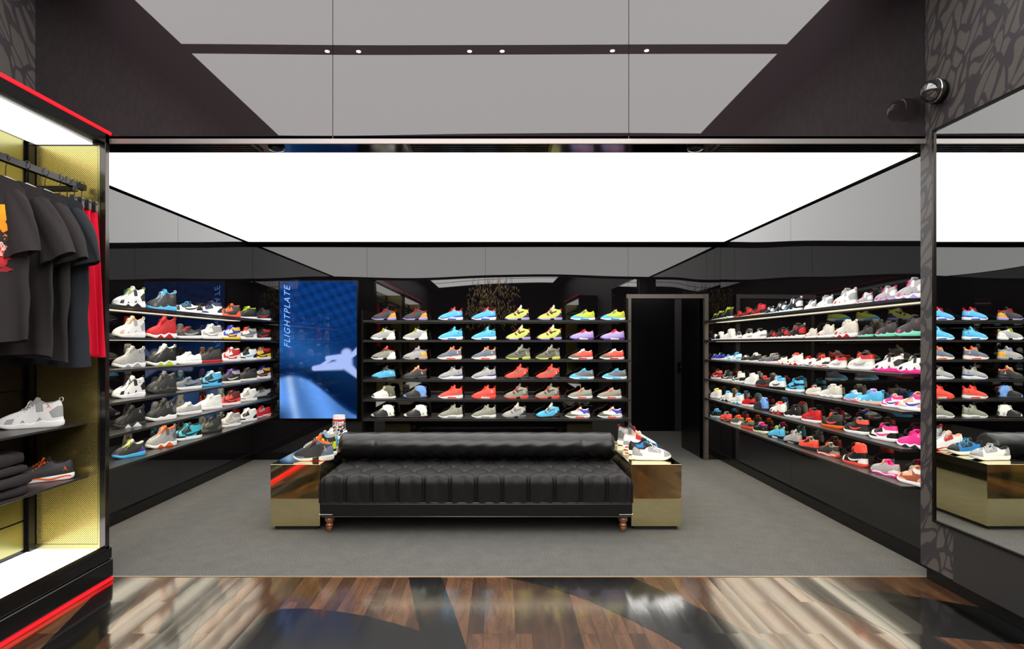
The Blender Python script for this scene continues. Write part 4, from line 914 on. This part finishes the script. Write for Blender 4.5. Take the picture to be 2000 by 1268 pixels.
for j in range(GZ):
    for i in range(GX): bm.faces.new((g2[j][i], g2[j][i + 1], g2[j + 1][i + 1], g2[j + 1][i]))
M_SCR = mat('screen_picture', (0, 0, 0), 0.03, spec=.5)
N_, L_, B_ = nodes(M_SCR); at = N_.new('ShaderNodeAttribute'); at.attribute_name = 'picture'
L_.new(at.outputs['Color'], B_.inputs['Emission Color']); B_.inputs['Emission Strength'].default_value = 0.95
link('picture', bm, M_SCR, scr)
fc = bpy.data.curves.new('lettering', 'FONT'); fc.body = 'FLIGHTPLATE'; fc.size = .16; fc.shear = .35; fc.space_character = 1.18; fc.extrude = .0004
fo = bpy.data.objects.new('tmp_text', fc); COL.objects.link(fo); bpy.context.view_layer.update()
me = bpy.data.meshes.new_from_object(fo.evaluated_get(bpy.context.evaluated_depsgraph_get())); bpy.data.objects.remove(fo)
me.materials.clear(); me.materials.append(mat('screen_letters', (.16, .32, .85), .4, emit=.8))
xv = [v.co.x for v in me.vertices]; yv = [v.co.y for v in me.vertices]; kx = .76 / (max(xv) - min(xv)); ky = (.072) / (max(yv) - min(yv))
for v in me.vertices: v.co.x = (v.co.x - min(xv)) * kx; v.co.y *= ky
to = bpy.data.objects.new('lettering', me); COL.objects.link(to); to.parent = scr
to.rotation_euler = (PI / 2, -PI / 2, 0); to.location = (-SWd / 2 + .125, -.0228, SHt - .80)

# ================================================================ DISPLAY CASE (left of the front area)
CX0, CXF, CY1 = -2.76, -2.30, 3.47
def case(y0, y1, label, sign=1, xoff=0.0):
    """open-fronted lit wardrobe case; sign=+1 on the left wall"""
    t = thing('display_case', label, 'display case', (0, y1, 0), 0, 'lit brass-backed clothing cases')
    S = lambda x: sign * x + xoff
    def b2(bm, xa, xb, ya, yb, za, zb, mi=0, bev=0): a_, c_ = sorted((S(xa), S(xb))); bx(bm, a_, c_, ya - y1, yb - y1, za, zb, mi, bev)
    bm = bmesh.new(); b2(bm, CX0, CX0 + .03, y0, y1, 0, 2.64)
    b2(bm, CXF - .075, CXF, y0, y1, 2.575, 2.632); b2(bm, CX0, CXF - .075, y0, y1, 2.60, 2.632)
    b2(bm, CX0, CXF - .035, y1 - .03, y1, .2, 2.6); b2(bm, CX0 + .03, CX0 + .055, y1 - .085, y1 - .03, .2, 2.6); b2(bm, CX0, CXF - .035, y0, y0 + .03, .2, 2.6)
    link('carcass', bm, M_BLACK, t)
    bm = bmesh.new(); b2(bm, CXF - .04, CXF, y1 - .035, y1, .2, 2.632, bev=.002); link('corner_post', bm, mat('black_chrome', '#4a4746', .12, metal=.9), t)
    bm = bmesh.new(); b2(bm, CXF - .04, CXF, y0, y0 + .035, .2, 2.632, bev=.002); link('corner_post', bm, MATS['black_chrome'], t)
    # end sheet of perforated brass with its satin frame
    xa, xb = CX0 + .06, CXF - .045
    for ye, nm in ((y1 - .034, 'perforated_end_sheet'), (y0 + .034, 'perforated_end_sheet')):
        bm = bmesh.new(); b2(bm, xa, xb, ye - .003, ye, .235, 2.555); link(nm, bm, M_PERF, t)
    bm = bmesh.new(); b2(bm, xa - .005, xb + .012, y1 - .036, y1 - .03, .205, .232); b2(bm, xb + .001, xb + .012, y1 - .036, y1 - .03, .232, 2.56); link('end_frame', bm, M_BRUSH, t)
    # satin brass back panels, a dark band in the middle
    bm = bmesh.new(); n = max(1, round((y1 - y0) / .95)); st = (y1 - y0 - .18) / n
    for k in range(n):
        a_, c_ = y1 - .09 - st * (k + 1) + .012, y1 - .09 - st * k - .012
        for za, zb in ((.225, .385), (.395, .585), (1.95, 2.57)):
            bm = bmesh.new(); b2(bm, CX0 + .03, CX0 + .036, a_, c_, za, zb); link('back_panel', bm, M_BRUSH, t)
    bm = bmesh.new()
    for k in range(5): b2(bm, CX0 + .03, CX0 + .034, y0 + .1, y1 - .1, .62 + k * .26, .62 + k * .26 + .25)
    link('dark_back_boards', bm, mat('dark_red_black_board', (0.006, 0.003, 0.003), .3), t)
    bm = bmesh.new(); b2(bm, CX0 + .05, CXF - .075, y0 + .04, y1 - .035, 2.566, 2.572); link('top_light_panel', bm, M_CBOX, t)
    bm = bmesh.new(); b2(bm, CX0 + .04, CXF - .03, y0 + .04, y1 - .035, .195, .204); link('bottom_light_panel', bm, M_CBOX, t)
    bm = bmesh.new(); b2(bm, CX0, CXF + .004, y0 - .02, y1 + .035, .022, .128, bev=.012); b2(bm, CX0, CXF, y0 - .02, y1 + .03, .129, .2, bev=.012); b2(bm, CXF - .03, CXF, y0, y1, .19, .213)
    link('base', bm, M_BLACK, t)
    bm = bmesh.new(); b2(bm, CXF - .03, CXF + .003, y0 - .02, y1 + .03, .004, .021); link('red_base_strip', bm, M_RED, t)
    bm = bmesh.new(); b2(bm, CXF - .03, CXF + .003, y0, y1 + .012, 2.634, 2.652); link('red_top_strip', bm, M_RED, t)
    bm = bmesh.new(); b2(bm, -2.415, -2.385, y0 + .1, 3.40 + y1 - 3.47, 2.285, 2.318)
    for yy in (y0 + .12, y1 - .16, (y0 + y1) / 2): b2(bm, CX0 + .03, -2.385, yy - .02, yy + .02, 2.262, 2.286)
    link('hanging_rail', bm, M_BLACK, t)
    for z in (.946, .635):
        bm = bmesh.new(); b2(bm, CX0 + .034, -2.40, y0 + .1, y1 - .036, z - .012, z, bev=.002); link('shelf', bm, M_SHELF, t)
    return t
case(.35, CY1, 'tall lit clothing case with gold perforated end panel and red edge lines')
case(-3.1, .25, 'second lit clothing case along the left wall, seen only in reflections')
case(-4.6, -1.2, 'lit clothing case on the right wall, seen only in reflections', -1, -.23)
# shoes and folded clothes on its shelves
g = 'shoes in the lit display case'
shoe('J', 'wGGwwwGc', (-2.55, 3.20, .946), math.atan2(-.12, -.22), 'white and grey high shoe with coral lines on the upper case shelf', g, .295, .93)
shoe('N', 'KKkwooko', (-2.555, 3.29, .635), math.atan2(-.14, -.20), 'dark grey shoe with orange laces and orange wave on the lower case shelf', g, .285, 1.0)
M_TEE = mat('washed_black_cotton', (0.025, 0.021, 0.022), .9, spec=.2, bump=.15, bscale=500)
M_TEE2 = mat('blue_black_cotton', (0.018, 0.022, 0.026), .9, spec=.2, bump=.15, bscale=500)
zz = .636
for i, (h, s_) in enumerate(((.045, 0), (.05, .012), (.04, -.01), (.06, -.022))):
    bm = bmesh.new(); 
    bmesh.ops.create_grid(bm, x_segments=2, y_segments=2, size=1); bm.clear()
    n = 24; rings = []
    for k, (f_, g_) in enumerate(((0, .93), (.15, .99), (.5, 1.0), (.85, .985), (1, .90))):
        row = []
        for q in range(n * 4):
            a = q * 2 * PI / (n * 4); ca, sa = math.cos(a), math.sin(a); rr = (abs(ca) ** 5 + abs(sa) ** 5) ** (-1 / 5)
            row.append(bm.verts.new((ca * rr * .15 * g_ + .003 * math.sin(a * 7 + i), sa * rr * .13 * g_ + .004 * math.sin(a * 5 + i * 2), f_ * h + (.006 * math.sin(a * 3 + i) if 0 < k < 5 else 0) * (f_))))
        if rings:
            for q in range(n * 4): bm.faces.new((rings[-1][q], rings[-1][(q + 1) % (n * 4)], row[(q + 1) % (n * 4)], row[q])).smooth = True
        rings.append(row)
    bm.faces.new(rings[0][::-1]); bm.faces.new(rings[-1])
    o = link('folded_shirt', bm, M_TEE, loc=(-2.565 + s_, 2.935 + s_ * .4, zz)); o.rotation_euler = (0, 0, .1 * (i - 1.5)); zz += h + .006
    tag(o, 'folded black garment, %s in the pile on the lower case shelf' % ['lowest', 'second up', 'third up', 'topmost'][i], 'shirt', 'folded black garments in the case')

# t-shirts on hangers
def hanger(y, label, clips=False, x=-2.4, tilt=0.0):
    t = thing('clothes_hanger', label, 'hanger', (x, y, 2.318), tilt, 'hangers on the case rail')
    bm = bmesh.new(); pts = [(.0 + .021 * math.cos(a), 0, -.012 + .021 * math.sin(a)) for a in np.linspace(PI * 1.02, -.35 * PI, 14)]
    pts += [(0.004, 0, -.045), (0, 0, -.06), (0, 0, -.12)]
    tube(bm, pts, .0019, 6); link('hook', bm, mat('hook_wire', '#3a3835', .3, metal=.8), t)
    bm = bmesh.new()
    if clips: tube(bm, [(-.095, 0, -.12), (.095, 0, -.12)], .004, 6)
    else:
        tube(bm, [(-.175, 0, -.215), (-.15, 0, -.200), (-.06, 0, -.138), (0, 0, -.112), (.06, 0, -.138), (.15, 0, -.200), (.175, 0, -.215)], [.005, .009, .011, .012, .011, .009, .005], 8)
    link('arm_bar', bm, mat('hanger_grey_plastic', '#b9b7a8', .3) if not clips else M_STEEL, t)
    if clips:
        for cx in (-.075, .075):
            bm = bmesh.new(); bx(bm, cx - .014, cx + .014, -.011, .011, -.165, -.105, bev=.003); link('clip', bm, mat('clip_black', (.01, .01, .01), .35), t)
    return t
def tee(y, x, hw, length, ph, m, label, tilt=0.0, sl=1.0):
    t = thing('t_shirt', label, 't-shirt', (x, y, 2.20), tilt, 'black t-shirts hanging in the case')
    bm = bmesh.new(); NA, NVv = 56, 40; prev = None
    def ztop(xx): return -.035 * (abs(xx) < .001) - .01 - .38 * max(0, abs(xx) - .075) - .9 * max(0, abs(xx) - .19)
    for j in range(NVv + 1):
        v = j / NVv; row = []
        for i in range(NA):
            a = i * 2 * PI / NA; ca, sa = math.cos(a), math.sin(a)
            w0 = .215; wv = lerp(w0, hw, sstep(0, .35, v)) + .006 * math.sin(v * 9 + ph)
            xx = ca * wv
            d0 = lerp(.015, .031, sstep(0, .4, v))
            fold = (.013 * math.sin(xx * 30 + ph + 2.2 * v) + .008 * math.sin(xx * 58 + ph * 2 - 3 * v) + .003 * math.sin(v * 24 + xx * 40 + ph)) * sstep(.08, .7, v)
            yy = sa * d0 + fold
            zt = ztop(xx); z = lerp(zt, -length + .012 * math.cos(a * 2 + ph), v)
            row.append(bm.verts.new((xx, yy, z)))
        if prev:
            for i in range(NA): bm.faces.new((prev[i], prev[(i + 1) % NA], row[(i + 1) % NA], row[i])).smooth = True
        prev = row
    bmesh.ops.recalc_face_normals(bm, faces=bm.faces[:])
    tree = BVHTree.FromBMesh(bm)
    link('body', bm, m, t)
    bm = bmesh.new(); tube(bm, [(-.008 + .082 * math.cos(a), .006 * 0 + .018 * math.sin(a), -.012 - .012 * (1 if math.sin(a) < 0 else 0)) for a in np.linspace(0, 2 * PI, 28, endpoint=False)], .007, 6, closed=True); link('collar', bm, m, t)
    for sg in (-1, 1):
        bm = bmesh.new(); prev = None
        P0, P1 = Vector((sg * .158, 0, -.095)), Vector((sg * (.165 + .17 * sl), -.02, -.39))
        for j in range(13):
            v = j / 12; c_ = P0.lerp(P1, v); row = []; c_.x += sg * .018 * math.sin(v * PI)
            rw, rd = lerp(.034, .088, v ** .55), lerp(.018, .030, v)
            dir_ = (P1 - P0).normalized(); side = Vector((dir_.z, 0, -dir_.x)) * 1.0
            for k in range(24):
                a = k * 2 * PI / 24; fo_ = (.009 * math.sin(a * 3 + ph + v * 4) + .004 * math.sin(a * 7 - ph * 2 + v * 9)) * (.3 + .7 * v)
                row.append(bm.verts.new(c_ + side * (rw * math.cos(a)) + Vector((0, rd * math.sin(a) + fo_, 0))))
            if prev:
                for k in range(24): bm.faces.new((prev[k], prev[(k + 1) % 24], row[(k + 1) % 24], row[k])).smooth = True
            prev = row
        bmesh.ops.recalc_face_normals(bm, faces=bm.faces[:]); link('sleeve', bm, m, t)
    return t, tree
specs = [(2.72, -2.40, .235, .79, .3, M_TEE, 'washed black t-shirt with orange and red front print, nearest on the rail'),
         (2.86, -2.40, .245, .86, 1.9, M_TEE, 'plain washed black t-shirt just behind the printed one on the rail'),
         (2.98, -2.395, .235, .88, 3.1, M_TEE, 'plain washed black t-shirt, third along the rail'),
         (3.095, -2.39, .235, .91, 4.4, M_TEE2, 'blue-black t-shirt on the rail next to the red shorts')]
for i, sp_ in enumerate(specs):
    y, x, hw, ln, ph, m, lab = sp_
    t, tree = tee(y, x, hw, ln, ph, m, lab, tilt=(-.06, -.04, -.06, -.06)[i], sl=(.34, .66, .52, .42)[i])
    hanger(y, 'pale hanger holding the %s t-shirt from the left on the case rail' % ['first', 'second', 'third', 'fourth'][i], x=x, tilt=(-.06, -.04, -.06, -.06)[i])
    if i == 0:
        bm = bmesh.new(); G_ = 24; gr = []
        for b_ in range(G_ + 1):
            row = []
            for a_ in range(13):
                xx = lerp(-.13, .155 + .012 * math.sin(b_ * 1.7) + .01 * math.sin(b_ * 3.1), a_ / 12); z_ = lerp(-.16, -.47, b_ / G_)
                h_ = tree.ray_cast(Vector((xx, -.3, z_)), Vector((0, 1, 0))); row.append(bm.verts.new((xx, (h_[0].y if h_[0] else -.03) - .0012, z_)))
            gr.append(row)
        for b_ in range(G_):
            for a_ in range(12): bm.faces.new((gr[b_][a_], gr[b_][a_ + 1], gr[b_ + 1][a_ + 1], gr[b_ + 1][a_])).smooth = True
        M_PR = mat('shirt_print', (.8, .3, .05), .8)
        N_, L_, B_ = nodes(M_PR); tc = N_.new('ShaderNodeTexCoord'); sp = N_.new('ShaderNodeSeparateXYZ'); L_.new(tc.outputs['Object'], sp.inputs[0])
        nz = N_.new('ShaderNodeTexNoise'); nz.inputs['Scale'].default_value = 40; L_.new(tc.outputs['Object'], nz.inputs['Vector'])
        f = mathn(N_, L_, 'ADD', mathn(N_, L_, 'MULTIPLY', sp.outputs['Z'], -3.2), mathn(N_, L_, 'MULTIPLY', mathn(N_, L_, 'SUBTRACT', nz.outputs['Fac'], .5), .7)); f = mathn(N_, L_, 'SUBTRACT', f, .5)
        L_.new(ramp(N_, L_, f, [(0, srgb('#f2a516')), (.42, srgb('#e88a12')), (.46, srgb('#1a1312')), (.6, srgb('#3a1a14')), (.64, srgb('#e8d8c8')), (.7, srgb('#c8202c')), (1, srgb('#8c1420'))]), B_.inputs['Base Color'])
        link('print', bm, M_PR, t)
M_REDCL = mat('red_jersey', (0.62, 0.004, 0.028), .8, spec=.2)
for i, y in enumerate((3.205, 3.255, 3.305, 3.355)):
    nm = ['nearest to the black t-shirts', 'second from the black t-shirts', 'third from the black t-shirts', 'nearest to the gold panel'][i]
    t = thing('shorts', 'long red shorts clipped to a hanger, %s' % nm, 'shorts', (-2.395 + .004 * i, y, 2.165), 0, 'red shorts hanging in the case')
    bm = bmesh.new(); prev = None; NA = 48
    for j in range(31):
        v = j / 30; row = []
        for k in range(NA):
            a = k * 2 * PI / NA; wv = lerp(.085, .128 + .004 * i, v ** .8); xx = math.cos(a) * wv
            row.append(bm.verts.new((xx, math.sin(a) * lerp(.008, .016, v) + .005 * math.sin(xx * 90 + i * 2) * (.4 + .6 * v), -.0 - v * (.80 + .012 * i) + .004 * math.sin(xx * 40))))
        if prev:
            for k in range(NA): bm.faces.new((prev[k], prev[(k + 1) % NA], row[(k + 1) % NA], row[k])).smooth = True
        prev = row
    bmesh.ops.recalc_face_normals(bm, faces=bm.faces[:]); link('body', bm, M_REDCL, t)
    bm = bmesh.new(); prev = None
    for j in range(4):
        row = []
        for k in range(NA):
            a = k * 2 * PI / NA; row.append(bm.verts.new((math.cos(a) * (.087 + .003 * (j % 3 > 0)), math.sin(a) * .0105 + .002 * math.sin(k * 1.8), .006 - j * .014)))
        if prev:
            for k in range(NA): bm.faces.new((prev[k], prev[(k + 1) % NA], row[(k + 1) % NA], row[k])).smooth = True
        prev = row
    link('waistband', bm, M_REDCL, t)
    hanger(y, 'clip hanger holding the red shorts %s' % nm, clips=True, x=-2.395 + .004 * i)

# ================================================================ CHANDELIER (behind the camera, seen in the back wall)
ch = thing('chandelier', 'branching brass chandelier seen reflected in the glossy back wall', 'chandelier', (-.2, -1.6, 2.35))
M_TWIG = mat('antique_gold', (.7, .5, .22), .18, metal=1)
random.seed(11)
bm = bmesh.new()
for k in range(150):
    a = random.random() * 2 * PI; r = .72 * math.sqrt(random.random()); z0 = random.uniform(-.35, .75) - .3 * (r / .72) ** 2
    x, y = r * math.cos(a), r * math.sin(a); p = [(x, y, z0 + .17), (x + random.uniform(-.03, .03), y, z0 + .08), (x, y, z0)]
    tube(bm, p, .006, 5)
    for s in (-1, 1): tube(bm, [p[2], (x + s * random.uniform(.03, .07), y + random.uniform(-.04, .04), z0 - .07), (x + s * random.uniform(.02, .08), y + random.uniform(-.05, .05), z0 - .13)], .005, 5)
link('branches', bm, M_TWIG, ch)
bm = bmesh.new()
for k in range(16):
    a = k * 2 * PI / 16; tube(bm, [(.55 * math.cos(a), .55 * math.sin(a), .5), (.5 * math.cos(a), .5 * math.sin(a), 1.23)], .002, 4)
tube(bm, [(.55 * math.cos(k * 2 * PI / 32), .55 * math.sin(k * 2 * PI / 32), .5) for k in range(32)], .008, 6, closed=True)
link('suspension', bm, M_STEEL, ch)
